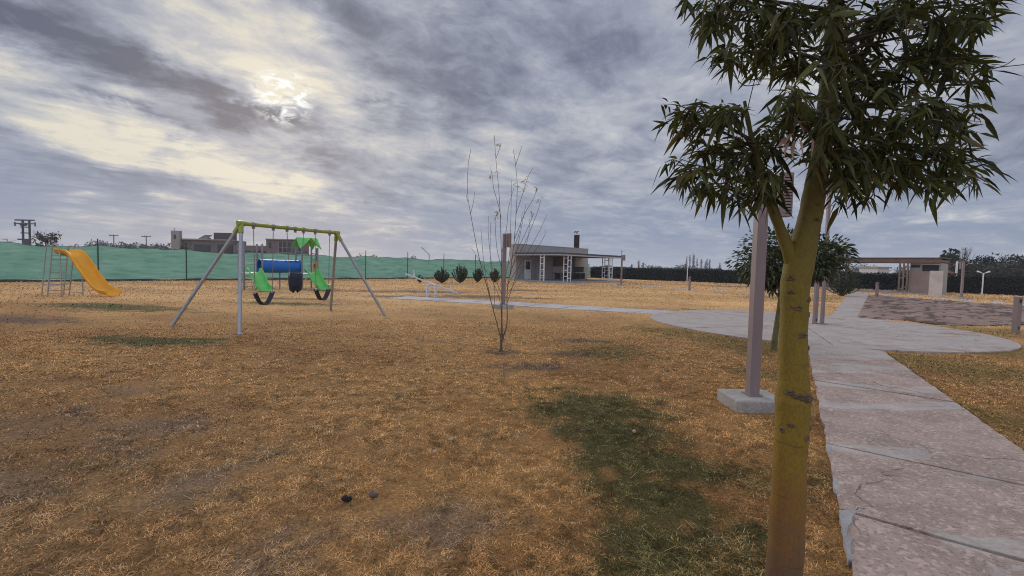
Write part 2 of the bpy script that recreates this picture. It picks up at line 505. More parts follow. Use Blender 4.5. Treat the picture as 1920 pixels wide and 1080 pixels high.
DARK = [pb(1000, 688, .8, .5), pb(938, 662, .45, .7), pb(1080, 665, .7, .5), pb(20, 598, 1.5, .5), pb(800, 548, 2.8, .55), pb(900, 556, 3., .5), pb(980, 545, 2.6, .45), pb(760, 557, 2.4, .35), pb(1000, 560, 1.6, .4), pb(1390, 538, 5, .3), pb(620, 545, 3, .4), pb(700, 547, 2.4, .4), pb(540, 560, 2, .3), pb(1330, 582, 1.6, .2), pb(1260, 584, 1.4, .25), pb(1090, 640, .7, .4)]


def bl(x, y, L_):
    s = np.zeros_like(x)
    for cx, cy, rr, ra, an in L_:
        s = np.maximum(s, np.exp(-(((x - cx) / rr) ** 2 + ((y - cy) / (rr * ra)) ** 2)))
    return s


def ground_col(x, y):
    n1 = fbm(x * .9 + 3, y * .9, 4); n2 = fbm(x * 3.1, y * 3.1 + 7, 4); n3 = fbm(x * .22 + 9, y * .3, 3); n4 = fbm(x * 9., y * 9., 3)
    c = np.empty(x.shape + (3,))
    gold = np.array([.67, .362, .130]); brown = np.array([.42, .208, .076]); pale = np.array([.74, .47, .22])
    t = sstep(.3, .7, .5 * n1 + .3 * n2 + .3 * n3 - .05)[..., None]
    c = brown * (1 - t) + gold * t
    t = sstep(.55, .75, n2 * .6 + n4 * .4)[..., None] * .5; c = c * (1 - t) + pale * t
    far = sstep(5, 22, y)[..., None]; c = c * (1 - far * .4) + (np.array([.60, .405, .20]) * (.72 + .56 * sstep(.25, .75, fbm(x * .25 + y * .2, y * .5 + 3, 4)))[..., None]) * far * .65
    left = (sstep(0, -3, x) * sstep(7, 2, y))[..., None] * .35; c = c * (1 - left) + np.array([.34, .22, .125]) * left
    t = sstep(.25, .8, bl(x, y, BARE) * .7 + (n2 - .5) * 1.0 + (n4 - .5) * 1.3)[..., None] * .62
    c = c * (1 - t) + np.array([.29, .215, .165]) * t
    t = sstep(.22, .7, bl(x, y, DARK) * .85 + (n2 - .5) * .9 + (n4 - .5) * .6)[..., None] * .8
    c = c * (1 - t) + np.array([.175, .125, .100]) * t
    t = sstep(.25, .7, bl(x, y, OLIVE) * .8 + (n2 - .5) * .9)[..., None] * .65
    c = c * (1 - t) + np.array([.20, .155, .052]) * t
    t = sstep(.22, .62, bl(x, y, GREEN) * .95 + (n2 - .5) * .45 + (n4 - .5) * 1.1)[..., None] * .86
    c = c * (1 - t) + np.array([.085, .100, .034]) * t
    t = sstep(.62, .72, n2 * .5 + n4 * .5)[..., None] * .3 * (1 - far); c = c * (1 - t) + np.array([.1, .09, .035]) * t
    return c


# ground sheet: fine near the camera, coarse out to the horizon


def graded(a, step, lim, grow):
    o = [0.]; s = step
    while o[-1] < lim:
        if o[-1] > a: s *= grow
        o.append(o[-1] + s)
    return np.array(o)


gx = graded(9, .11, 4000, 1.055); gx = np.concatenate([-gx[:0:-1], gx]) + 2
gy = graded(11, .11, 5000, 1.045); gyb = graded(2, .25, 3000, 1.3); gy = np.concatenate([-gyb[:0:-1], gy])
GX, GY = np.meshgrid(gx, gy)
GZ = terrain(GX, GY)
gv = np.stack([GX, GY, GZ], -1).reshape(-1, 3)
ny, nx = GX.shape
idx = np.arange(nx * ny).reshape(ny, nx)
gf = np.stack([idx[:-1, :-1], idx[:-1, 1:], idx[1:, 1:], idx[1:, :-1]], -1).reshape(-1, 4)
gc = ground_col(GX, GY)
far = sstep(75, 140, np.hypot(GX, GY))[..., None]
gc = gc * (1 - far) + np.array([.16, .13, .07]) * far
near = (1 - sstep(7, 24, np.hypot(GX, GY)))[..., None]      # thatch darkened near the camera: shade between blades painted into its colour
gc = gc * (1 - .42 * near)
m_ground = mat('dry_lawn', (.45, .45, .45), 1.0, var=.0, scale=42, bump=.8, bscale=70, spec=.1, attr=True, col2=(1.30, 1.27, 1.22))
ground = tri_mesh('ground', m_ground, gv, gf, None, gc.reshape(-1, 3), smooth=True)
tag(ground, kind='structure')

# ------------------------------------------------------------------ grass blades (nobody could count them)


def scatter(n, d0, d1, power, spread):
    u = rng.random(n); q = 2 - power
    d = (d0 ** q + u * (d1 ** q - d0 ** q)) ** (1 / q)
    a = rng.uniform(-spread, spread, n)
    return d * np.sin(a), d * np.cos(a), d


def make_grass(name, n, d0, d1, power, spread, lmin, lmax, wk, label):
    x, y, d = scatter(n, d0, d1, power, spread)
    keep = ~on_path(x + rng.normal(0, .035, n), y + rng.normal(0, .035, n)) & ~in_poly(x, y, SOIL)
    cl = fbm(x * 5, y * 5 + 40, 3); b = bl(x, y, BARE)
    keep &= rng.random(n) < np.clip(.25 + 1.4 * (cl - .2) - .3 * b, .1, 1)
    x, y, d, cl = x[keep], y[keep], d[keep], cl[keep]; n = len(x)
    z = terrain(x, y)
    a = rng.random(n) * 2 * PI; tilt = rng.uniform(.08, .8, n)
    L_ = rng.uniform(lmin, lmax, n) * (.6 + .8 * cl); w = wk * (.7 + .6 * rng.random(n)) * np.maximum(1, d / 3.2)
    L_ = L_ * np.maximum(1, d / 9)
    h = np.stack([np.cos(a), np.sin(a), np.zeros(n)], 1); up = np.array([[0, 0, 1.]])
    s = np.stack([-np.sin(a), np.cos(a), np.zeros(n)], 1) * w[:, None]
    P0 = np.stack([x, y, z - .003], 1)
    dirn = h * np.cos(tilt)[:, None] + up * np.sin(tilt)[:, None]
    curl = rng.normal(0, .5, (n, 1)) * s / np.maximum(w[:, None], 1e-6)
    P1 = P0 + L_[:, None] * .55 * dirn
    P2 = P1 + L_[:, None] * .55 * norm(dirn * 1. + curl - up * rng.uniform(.3, 1.1, (n, 1)))
    P2[:, 2] = np.maximum(P2[:, 2], z + .002)
    V_ = np.stack([P0 - s, P0 + s, P1 - s * .8, P1 + s * .8, P2], 1)
    T = np.array([[0, 1, 3], [0, 3, 2], [2, 3, 4]])
    Ts = (T[None] + (np.arange(n) * 5)[:, None, None]).reshape(-1, 3)
    c = ground_col(x + rng.normal(0, .09, n), y + rng.normal(0, .09, n)) * rng.uniform(.5, 1.32, (n, 1)) * (.50 + 1.05 * sstep(.28, .72, fbm(x * 15 + 3, y * 15, 2)))[:, None]
    kk = (.9 * sstep(7, 15, d))[:, None]; c = c * (1 - kk) + ground_col(x, y) * kk
    straw = (rng.random(n) < .06)[:, None] & (c[:, :1] > .12); c = np.where(straw, np.array([[.52, .38, .19]]), c)
    dk = (rng.random(n) < .20 * np.maximum(0, 1 - 1.3 * kk[:, 0]))[:, None]; c = np.where(dk, c * .45, c)
    o = tri_mesh(name, m_grass, V_.reshape(-1, 3), Ts, None, np.repeat(c, 5, 0))
    return tag(o, label, 'grass', kind='stuff')


m_grass = mat('grass_blades', (.98, .98, .98), .95, var=.04, scale=3, spec=.1, attr=True)
make_grass('grass', 950000, 1.3, 13.0, 1.42, 1.12, .018, .050, .0018, 'short dry tan and green grass of the near lawn')
make_grass('far_grass', 300000, 8.0, 62.0, 1.45, 1.08, .02, .045, .0019, 'dry golden grass of the farther lawn')

# ------------------------------------------------------------------ concrete paths


def concrete_mat(name, pink, grey, split, speck=True):
    m = bpy.data.materials.new(name); m.use_nodes = True; n_ = m.node_tree; N_ = n_.nodes; L_ = n_.links; b = N_['Principled BSDF']
    b.inputs['Roughness'].default_value = .9; b.inputs['Specular IOR Level'].default_value = .25
    g = N_.new('ShaderNodeNewGeometry')

    def nz(sc, det=6, ro=.6, dis=0, vec=None):
        q = N_.new('ShaderNodeTexNoise'); q.inputs['Scale'].default_value = sc; q.inputs['Detail'].default_value = det; q.inputs['Roughness'].default_value = ro; q.inputs['Distortion'].default_value = dis
        L_.new(vec or g.outputs['Position'], q.inputs['Vector']); return q.outputs['Fac']

    def mr(v, a, b_, c=0., d=1.):
        q = N_.new('ShaderNodeMapRange'); q.interpolation_type = 'SMOOTHSTEP'; L_.new(v, q.inputs['Value'])
        for k, w in (('From Min', a), ('From Max', b_), ('To Min', c), ('To Max', d)): q.inputs[k].default_value = w
        return q.outputs['Result']

    def mx(f, a, b_, mode='MIX'):
        q = N_.new('ShaderNodeMix'); q.data_type = 'RGBA'; q.blend_type = mode
        for k, w in (('Factor', f), ('A', a), ('B', b_)):
            if isinstance(w, (float, int)): q.inputs[k].default_value = w
            elif isinstance(w, tuple): q.inputs[k].default_value = (*w, 1)
            else: L_.new(w, q.inputs[k])
        return q.outputs['Result']
    mp = N_.new('ShaderNodeMapping'); mp.inputs['Rotation'].default_value = (0, 0, math.radians(-25)); mp.inputs['Scale'].default_value = (.55, 1.5, 1); L_.new(g.outputs['Position'], mp.inputs['Vector'])
    film = nz(.9, 7, .6, .8, mp.outputs['Vector'])
    sp_ = N_.new('ShaderNodeSeparateXYZ'); L_.new(g.outputs['Position'], sp_.inputs[0])
    th = mr(sp_.outputs[1], split[0], split[1], 0., .17)
    ad = N_.new('ShaderNodeMath'); L_.new(film, ad.inputs[0]); L_.new(th, ad.inputs[1])
    fm0 = mr(ad.outputs[0], .565, .60)
    fmn = N_.new('ShaderNodeMath'); fmn.operation = 'MULTIPLY'; L_.new(fm0, fmn.inputs[0]); fmn.inputs[1].default_value = .6; fm = fmn.outputs[0]
    agg = nz(48, 4, .7); agg2 = nz(2.5, 6, .65)
    base = mx(mr(agg2, .3, .7), tuple(c * .82 for c in pink), tuple(c * 1.16 for c in pink))
    vo = N_.new('ShaderNodeTexVoronoi'); vo.inputs['Scale'].default_value = 42; L_.new(g.outputs['Position'], vo.inputs['Vector'])
    base = mx(mr(agg, .36, .5, .62, 0.), base, tuple(c * .36 for c in pink))
    vc = N_.new('ShaderNodeSeparateColor'); L_.new(vo.outputs['Color'], vc.inputs[0])
    base = mx(mr(vc.outputs[0], .78, .95, 0., .55), base, tuple(min(1, c * 1.7) for c in pink))
    greyc = mx(mr(nz(3.2, 7), .3, .7), tuple(c * .85 for c in grey), tuple(c * 1.12 for c in grey))
    base = mx(fm, base, greyc)
    stain = nz(.7, 6, .7, 1.2)
    base = mx(mr(stain, .56, .72, 0., .5), base, (.14, .10, .085))
    # hairline cracks
    cw = N_.new('ShaderNodeTexNoise'); cw.inputs['Scale'].default_value = 2.2; cw.inputs['Detail'].default_value = 6; L_.new(g.outputs['Position'], cw.inputs['Vector'])
    cv = N_.new('ShaderNodeVectorMath'); cv.operation = 'MULTIPLY_ADD'; L_.new(cw.outputs['Color'], cv.inputs[0]); cv.inputs[1].default_value = (.7, .7, 0); L_.new(g.outputs['Position'], cv.inputs[2])
    ck = N_.new('ShaderNodeTexVoronoi'); ck.feature = 'DISTANCE_TO_EDGE'; ck.inputs['Scale'].default_value = .42; L_.new(cv.outputs[0], ck.inputs['Vector'])
    cm = N_.new('ShaderNodeMath'); cm.operation = 'MULTIPLY'; L_.new(mr(ck.outputs['Distance'], .0015, .005, .75, 0.), cm.inputs[0]); L_.new(mr(stain, .42, .56), cm.inputs[1])
    base = mx(cm.outputs[0], base, (.06, .045, .035))
    # dust and soil washed over the surface in broad uneven patches
    base = mx(mr(nz(1.9, 8, .72, .8), .5, .72, 0., .38), base, (.21, .145, .105))
    L_.new(base, b.inputs['Base Color'])
    bp = N_.new('ShaderNodeBump'); bp.inputs['Strength'].default_value = .55; bp.inputs['Distance'].default_value = .008
    hh = N_.new('ShaderNodeMath'); hh.operation = 'MULTIPLY_ADD'; L_.new(agg, hh.inputs[0]); L_.new(mr(fm, 0, 1, 1., .25), hh.inputs[1]); L_.new(fm, hh.inputs[2])
    L_.new(hh.outputs[0], bp.inputs['Height']); L_.new(bp.outputs['Normal'], b.inputs['Normal'])
    return m


m_path = concrete_mat('pink_concrete', (.365, .272, .222), (.42, .388, .352), (5, 10.5))
m_pale = mat('pale_concrete', (.44, .40, .375), .9, .16, 1.2, bump=.4, bscale=12, dirt=.5)
m_joint = mat('path_joint_soil', (.09, .07, .055), 1, .3, 8)


def slab(mb, quad, top, gap=.02, dz=.006):
    c = sum(quad) / 4; q = []
    for v in quad:
        d = c - v; q.append(v + d / np.linalg.norm(d) * gap)
    zt = [top + random.uniform(-dz, dz) for _ in range(4)]
    vs = [(v[0], v[1], -.12) for v in q] + [(v[0], v[1], z) for v, z in zip(q, zt)]
    A = sum(q[i][0] * q[(i + 1) % 4][1] - q[(i + 1) % 4][0] * q[i][1] for i in range(4))
    fs = [(4, 5, 6, 7), (0, 1, 5, 4), (1, 2, 6, 5), (2, 3, 7, 6), (3, 0, 4, 7)]
    if A < 0: fs = [f[::-1] for f in fs]
    mb.add(vs, fs)


mb = MB()
ldir = (JL[1] - JL[0]) / np.linalg.norm(JL[1] - JL[0])
for i in range(len(JL) - 1):
    g_ = ldir * .016; poly = []
    for k in range(15):
        q = JL[i] + g_ + (JL[i + 1] - JL[i] - 2 * g_) * k / 14; poly.append((q[0] + random.gauss(0, .009), q[1] + random.gauss(0, .003)))
    for k in range(15):
        q = JL[i + 1] - g_ + (JR[i + 1] - JL[i + 1]) * k / 14; poly.append((q[0], q[1] + random.gauss(0, .0045)))
    for k in range(15):
        q = JR[i + 1] - g_ + (JR[i] - JR[i + 1] + 2 * g_) * k / 14; poly.append((q[0] + random.gauss(0, .009), q[1] + random.gauss(0, .003)))
    for k in range(1, 14):
        q = JR[i] + g_ + (JL[i] - JR[i]) * k / 14; poly.append((q[0], q[1] + random.gauss(0, .0045)))
    mb.prism(poly, -.12, .034 + random.uniform(-.005, .005))
tag(mb.build('path', m_path), kind='structure')
mb = MB()
for (pa_, n_) in (((1547, 842), 5), ((1556, 905), 6), ((1576, 968), 12)):
    q0_ = on_line(LU, LL, g2(*pa_)); poly = []
    for k in range(n_): q = q0_ + ldir * k * .055; poly.append((q[0] - .008 + random.gauss(0, .006), q[1]))
    for k in range(n_ - 1, -1, -1): q = q0_ + ldir * k * .055; w_ = (.012 + .03 * random.random()) + (.10 * max(0, 1 - k / 4) if n_ > 8 else 0); poly.append((q[0] + w_, q[1] + .006))
    mb.prism(poly, -.1, .0405)
tag(mb.build('path_lip', mat('cement_lip', (.33, .31, .295), .9, .18, 6, bump=.5, bscale=30, dirt=.4)), kind='structure')
# the round plaza: pie slices round a centre, cut by joints
mb = MB(); NS = 8
for k in range(NS):
    a0 = 2 * PI * k / NS + .35; a1 = 2 * PI * (k + 1) / NS + .35; poly = []
    mid = PC + np.array([math.cos((a0 + a1) / 2), math.sin((a0 + a1) / 2)]) * .03
    poly.append(tuple(mid))
    for j in range(13):
        a = a0 + .003 + (a1 - a0 - .006) * j / 12; rr = PR * (1 + .006 * math.sin(5 * a)); poly.append((PC[0] + rr * math.cos(a), PC[1] + rr * math.sin(a)))
    mb.prism(poly, -.12, .028 + random.uniform(-.003, .003))
plaza = tag(mb.build('plaza', m_path), kind='structure')


def strip_slabs(name, A0, A1, B0, B1, n, top, m):
    mb = MB()
    for i in range(n):
        f0, f1 = i / n, (i + 1) / n
        slab(mb, [A0 + (A1 - A0) * f0, A0 + (A1 - A0) * f1, B0 + (B1 - B0) * f1, B0 + (B1 - B0) * f0], top, .04, .01)
    return tag(mb.build(name, m), kind='structure')


strip_slabs('path', nA0, nA1, nB0, nB1, 9, .02, m_pale)
strip_slabs('path', uL0, uL1, uR0, uR1, 9, .018, m_path)
for i, (a, b, w) in enumerate(strips):
    q = strip_poly(a, b, w); strip_slabs('path', q[0], q[1], q[3], q[2], max(4, int(np.linalg.norm(b - a) / 1.4)), .022 + .004 * i, m_pale)

# bare soil bed with furrows
sx = np.array([q[0] for q in SOIL]); sy = np.array([q[1] for q in SOIL])
ux = np.arange(sx.min(), sx.max(), .12); uy = np.arange(sy.min(), sy.max(), .12)
BX, BY = np.meshgrid(ux, uy)
inside = in_poly(BX, BY, SOIL)
fr = (BX * .72 - BY * .69)
BZ = .012 + .05 * np.maximum(0, fbm(BX * .9 + BY * .3, fr * 2.2, 4) - .42) + .16 * np.maximum(0, fbm(BX * 2.6, BY * 2.6, 3) - .58) + .02 * (vnoise(BX * 7, BY * 7) - .5)
id2 = np.arange(BX.size).reshape(BX.shape)
BZ = np.where(on_path(BX, BY, .0), -.03, BZ)
cells = inside[:-1, :-1] | inside[1:, :-1] | inside[:-1, 1:] | inside[1:, 1:]
bf = np.stack([id2[:-1, :-1], id2[:-1, 1:], id2[1:, 1:], id2[1:, :-1]], -1)[cells]
sc_ = np.ones(BX.shape + (3,)) * np.array([.29, .205, .165]) * (.6 + .8 * fbm(BX * 1.5, BY * 1.5, 5))[..., None]
dk = np.maximum(sstep(.56, .64, fbm(BX * .55 + BY * .5 + 31, fr * 2.6, 4)) * .7, sstep(.60, .66, fbm(BX * 1.3 + 7, fr * 5.2, 3)) * .75)[..., None]
sc_ = sc_ * (1 - dk) + np.array([.07, .05, .04]) * dk
m_soil = mat('bare_soil', (.8, .8, .8), 1, .0, 9, bump=.9, bscale=20, spec=.05, attr=True, col2=(1.15, 1.15, 1.15))
soil = tri_mesh('bare_soil', m_soil, np.stack([BX, BY, BZ + terrain(BX, BY)], -1).reshape(-1, 3), bf, None, sc_.reshape(-1, 3), smooth=True)
tag(soil, kind='structure')

# ------------------------------------------------------------------ shared materials for things
m_galv = mat('galvanised_steel', (.33, .335, .35), .45, .12, 9, metallic=.5, dirt=.25)
m_greysteel = mat('grey_painted_steel', (.22, .225, .24), .5, .12, 9)
m_olive = mat('yellow_green_paint', (.27, .31, .045), .45, .14, 8, dirt=.2)
m_black = mat('black_rubber', (.022, .022, .024), .7, .3, 12)
m_navy = mat('navy_rubber', (.014, .02, .04), .55, .3, 12)
m_chain = mat('chain_steel', (.2, .2, .21), .5, .2, 60, metallic=.6)
m_yellow = mat('orange_yellow_plastic', (.78, .36, .012), .42, .10, 3, dirt=.12)
m_green = mat('lime_green_plastic', (.12, .48, .10), .42, .12, 3, dirt=.08)
m_blue = mat('blue_plastic', (.008, .12, .42), .42, .14, 3, dirt=.1)
m_dark = mat('dark_opening', (.012, .012, .014), .6, .2, 4)
m_mauve = mat('mauve_painted_steel', (.225, .165, .158), .55, .12, 3, stretch=(1, 1, .25), dirt=.45)
m_concrete = mat('rough_concrete', (.34, .31, .275), .95, .2, 5, bump=.8, bscale=30, dirt=.5)
m_white = mat('white_paint', (.66, .66, .67), .5, .06, 5, dirt=.15)

# ------------------------------------------------------------------ swing set
feet = [gnd(322, 612), gnd(449, 627), gnd(620, 582), gnd(722, 592)]
SW = thing('swing_set', 'grey swing frame with yellow-green top beam standing on the dry lawn', 'swing set', (feet[0] + feet[1] + feet[2] + feet[3]) / 4)
SW.location.z = hz(SW.location.x, SW.location.y)
apx = [(feet[0] + feet[1]) / 2, (feet[2] + feet[3]) / 2]
for a in apx: a.z = 2.40 + SW.location.z


def line_px(A, B, px):
    lo, hi = 0., 1.
    for _ in range(40):
        m = (lo + hi) / 2; d = A.lerp(B, m) - Vector((0, 0, CH)); x = 960 + F * d.dot(Rt) / d.dot(Fw)
        lo, hi = (m, hi) if x < px else (lo, m)
    return A.lerp(B, lo)


apx = [line_px(apx[0], apx[1], 452), line_px(apx[0], apx[1], 631)]
bd = (apx[1] - apx[0]).normalized()
mb = MB(); mb.tube([apx[0] - bd * .05, apx[1] + bd * .05], .048, 14); mb.build('top_beam', m_olive, SW, True, True)
for i, f in enumerate(feet):
    a = apx[i // 2]; s = (f - a).normalized()
    mb = MB(); mb.tube([a + s * .18, f + s * .05], .039, 12); leg = mb.build('leg', m_galv, SW, True, True)
    mb = MB(); mb.tube([f + Vector((0, 0, -.03)), f + Vector((0, 0, .012))], .058, 12); mb.build('foot_plate', m_greysteel, leg, True, True)
for i in (0, 1):
    a = apx[i]; mb = MB()
    mb.tube([a - bd * .085, a + bd * .085], .062, 12)
    for f in feet[2 * i:2 * i + 2]:
        s = (f - a).normalized(); mb.tube([a, a + s * .26], .053, 12)
    mb.build('corner_bracket', m_olive, SW, True, True)
BL = (apx[1] - apx[0]).length
# chain fixings: px on the beam for the six chains and the spare clamp
fr_ = [(475.2), (512.4), (538.2), (553.6), (569), (591), (618)]


def beam_at(px):
    lo, hi = 0., 1.
    for _ in range(40):
        m = (lo + hi) / 2; P = apx[0].lerp(apx[1], m); d = P - Vector((0, 0, CH)); x = 960 + F * d.dot(Rt) / d.dot(Fw)
        lo, hi = (m, hi) if x < px else (lo, m)
    return apx[0].lerp(apx[1], lo)


hang = [beam_at(x) for x in fr_]
for h in hang:
    mb = MB(); mb.tube([h - bd * .03, h + bd * .03], .058, 10); mb.cbox(tuple(h - Vector((0, 0, .075))), (.05, .05, .05)); mb.build('chain_clamp', m_greysteel, SW, True, True)


def chain(a, b, parent):
    """chain of real links, alternately turned"""
    mb = MB(); a = Vector(a); b = Vector(b); n = int((b - a).length / .034); d = (b - a) / n
    t = d.normalized(); u = t.cross(Vector((0, 1, 0))).normalized(); w = t.cross(u)
    for k in range(n):
        c = a + d * (k + .5); e = u if k % 2 else w
        mb.tube([c - d * .62 - e * .007, c + d * .62 - e * .007], .0042, 4, False); mb.tube([c - d * .62 + e * .007, c + d * .62 + e * .007], .0042, 4, False)
        mb.tube([c - d * .62 - e * .009, c - d * .62 + e * .009], .0042, 4, False)
    return mb.build('chain', m_chain, parent, False, True)


def strap(parent, a, b, sag, name, m, wid=.15):
    mid = (a + b) / 2; s = bd.cross(Vector((0, 0, 1))).normalized(); mb = MB(); n = 16; top = []; bot = []
    for i in range(n + 1):
        t = i / n; q = a.lerp(b, t); q = Vector((q.x, q.y, q.z - sag * (1 - (2 * t - 1) ** 2)))
        for sgn in (-1, 1):
            top.append(q + s * wid / 2 * sgn); bot.append(q + s * wid / 2 * sgn - Vector((0, 0, .014)))
    k = len(top); vs = top + bot; fs = []
    for i in range(n):
        j = 2 * i
        fs += [(j, j + 2, j + 3, j + 1), (k + j, k + j + 1, k + j + 3, k + j + 2), (j, k + j, k + j + 2, j + 2), (j + 1, j + 3, k + j + 3, k + j + 1)]
    fs += [(0, 1, k + 1, k), (k - 2, 2 * k - 2, 2 * k - 1, k - 1)]
    mb.add(vs, fs); return mb.build(name, m, parent, True, True)


zg = SW.location.z
for (ia, ib, lab) in ((0, 1, 'black belt swing on chains nearest the left end of the frame'), (5, 6, 'black belt swing on chains at the far right end of the frame')):
    a, b = hang[ia], hang[ib]; mid = (a + b) / 2
    t = thing('swing', lab, 'swing', (mid.x, mid.y, zg), 0, 'swings hanging from the frame')
    a2 = a.lerp(mid, .12); b2 = b.lerp(mid, .12); a2.z = b2.z = zg + .78
    chain(a - Vector((0, 0, .1)), a2, t); chain(b - Vector((0, 0, .1)), b2, t)
    strap(t, a2, b2, .30, 'belt_seat', m_black, .17)
    for q in (a2, b2):
        mb = MB(); mb.cbox(tuple(q + Vector((0, 0, .0))), (.05, .05, .06)); mb.build('seat_clip', m_galv, t, False, True)
a, b = hang[2], hang[4]; mid = (a + b) / 2
t = thing('bucket_swing', 'dark navy bucket swing for toddlers hanging in the middle of the frame', 'swing', (mid.x, mid.y, zg), 0, 'swings hanging from the frame')
s = bd.cross(Vector((0, 0, 1))).normalized()
a2 = mid - bd * .19; b2 = mid + bd * .19; a2.z = b2.z = zg + 1.24
chain(a - Vector((0, 0, .1)), a2, t); chain(b - Vector((0, 0, .1)), b2, t)
mb = MB(); n = 20; rings = []
for (zz_, rx, ry) in ((1.24, .18, .15), (1.12, .185, .15), (.94, .18, .15), (.84, .16, .13), (.78, .06, .05)):
    rings.append([Vector((mid.x, mid.y, zg + zz_ - (.22 * max(0, math.cos(2 * PI * j / n * 2)) if zz_ < .9 else 0) * .3)) + bd * rx * math.cos(2 * PI * j / n) + s * ry * math.sin(2 * PI * j / n) for j in range(n)])
vs = [q for rg in rings for q in rg]
mb.add(vs, [(i * n + j, i * n + (j + 1) % n, (i + 1) * n + (j + 1) % n, (i + 1) * n + j) for i in range(4) for j in range(n)])
mb.build('bucket_seat', m_navy, t, True, True).modifiers.new('thick', 'SOLIDIFY').thickness = .02
for q in (a2, b2):
    mb = MB(); mb.tube([q + Vector((0, 0, .03)), q - Vector((0, 0, .06))], .02, 8); mb.build('seat_clip', m_galv, t, True, True)

# ------------------------------------------------------------------ slides


def chute(mb, P, w, wall, ang=None):
    """P: list of (run, height); x along the run, y across; U-shaped trough with rolled rims"""
    sec = [(-w / 2 - .05, wall - .03), (-w / 2 - .03, wall + .01), (-w / 2, wall), (-w / 2 + .03, wall * .45), (-w / 2 + .09, .03), (0, 0), (w / 2 - .09, .03), (w / 2 - .03, wall * .45), (w / 2, wall), (w / 2 + .03, wall + .01), (w / 2 + .05, wall - .03)]
    k = len(sec); vs = []
    for i, (x, z) in enumerate(P):
        a = P[max(i - 1, 0)]; b = P[min(i + 1, len(P) - 1)]; d = Vector((b[0] - a[0], 0, b[1] - a[1])).normalized(); nn = Vector((-d.z, 0, d.x))
        e = min(1, (len(P) - 1 - i) / 2 + .35) if i > len(P) - 4 else 1
        for (yy, hh) in sec: vs.append(Vector((x, yy, z)) + nn * hh * e)
    for dz in (0, 1):
        pass
    n = len(vs); out = []
    for i, (x, z) in enumerate(P):
        a = P[max(i - 1, 0)]; b = P[min(i + 1, len(P) - 1)]; d = Vector((b[0] - a[0], 0, b[1] - a[1])).normalized(); nn = Vector((-d.z, 0, d.x))
        for j in range(k):
            y = sec[j][0]; out.append(vs[i * k + j] - nn * .012 + Vector((0, .012 * (1 if y > 0 else -1 if y < 0 else 0), 0)))
    fs = []
    for i in range(len(P) - 1):
        for j in range(k - 1):
            q = (i * k + j, (i + 1) * k + j, (i + 1) * k + j + 1, i * k + j + 1); fs += [q, tuple(n + m for m in q[::-1])]
        for j in (0, k - 1):
            q = (i * k + j, i * k + j + n, (i + 1) * k + j + n, (i + 1) * k + j); fs.append(q if j == 0 else q[::-1])
    for i in (0, len(P) - 1):
        for j in range(k - 1):
            q = (i * k + j, i * k + j + 1, n + i * k + j + 1, n + i * k + j); fs.append(q if i == 0 else q[::-1])
    mb.add(vs + out, fs)


sl = gnd(88.5, 556)
YS = thing('slide', 'orange-yellow playground slide with grey tubular ladder in front of the green netting', 'slide', sl)
prof = [(.18, 1.60), (.50, 1.58), (.62, 1.52), (.78, 1.32), (.98, 1.02), (1.2, .70), (1.44, .40), (1.68, .19), (1.87, .10), (2.03, .075), (2.12, .05)]
P2 = [tuple(v[:2]) for v in [(q.x, q.z) for q in catmull([(x, 0, z) for x, z in prof], 4)]]
mb = MB(); chute(mb, P2, .62, .22)
o = mb.build('chute', m_yellow, YS, True); o.location = (0, .42, .0)
for yy in (0, .84):
    mb = MB()
    mb.tube(catmull([(0, yy, -.05), (.14, yy, 1.0), (.22, yy, 1.75), (.31, yy, 2.0), (.42, yy, 1.97), (.50, yy, 1.7), (.53, yy, 1.2), (.56, yy, -.05)], 6), .022, 10)
    fr2 = mb.build('side_frame', m_galv, YS, True)
    mb = MB(); mb.tube(catmull([(-.22, yy, -.05), (-.1, yy, .9), (.0, yy, 1.75), (.08, yy, 1.93), (.2, yy, 1.93), (.27, yy, 1.9)], 6), .02, 8); mb.build('handrail', m_galv, YS, True)
    mb = MB(); mb.tube([(-.16, yy, .45), (.545, yy, .45)], .014, 8); mb.tube([(.02, yy, .12), (.56, yy, .12)], .014, 8); mb.build('brace', m_galv, YS, True)
for k in range(6):
    z = .22 + .235 * k; x = .02 + .14 * z
    mb = MB(); mb.tube([(x, 0, z), (x, .84, z)], .016, 8); mb.build('rung', m_galv, YS, True)
mb = MB(); mb.box((.16, .04, 1.55), (.52, .80, 1.575)); mb.build('platform', m_greysteel, YS)

# ------------------------------------------------------------------ playset with tunnel and two green slides
O = gnd(457.5, 544); TH = math.radians(46)
PS = thing('playset', 'climbing frame with blue tunnel, two lime green slides and green peaked roof', 'playset', O, TH)
A_ = .88; LT = 2.05; DK = .88
for tx in (0, A_ + LT):
    for dx in (0, A_):
        for dy in (0, A_):
            h = 2.42 if tx == 0 else 2.32
            mb = MB(); mb.tube([(tx + dx, dy, -.05), (tx + dx, dy, h)], .047, 12); po = mb.build('post', m_greysteel, PS, True)
            mb = MB(); mb.ball((tx + dx, dy, h), .05, .05, .035, 10, 5); mb.build('post_cap', m_greysteel, po, True)
    mb = MB(); mb.box((tx + .03, .03, DK - .05), (tx + A_ - .03, A_ - .03, DK)); mb.build('deck', m_greysteel, PS)
    for zz_ in ((1.35, 1.62, 1.9) if tx == 0 else (1.9,)):
        mb = MB(); mb.tube([(tx, A_, zz_), (tx + A_, A_, zz_)], .016, 8); mb.build('rail', m_greysteel, PS, True)
    if tx == 0:
        for zz_ in (1.35, 1.62, 1.9):
            mb = MB(); mb.tube([(0, 0, zz_), (0, A_, zz_)], .016, 8); mb.build('rail', m_greysteel, PS, True)
    mb = MB(); mb.tube([(tx, 0, 1.9), (tx + A_, 0, 1.9)], .018, 8); mb.build('rail', m_greysteel, PS, True)
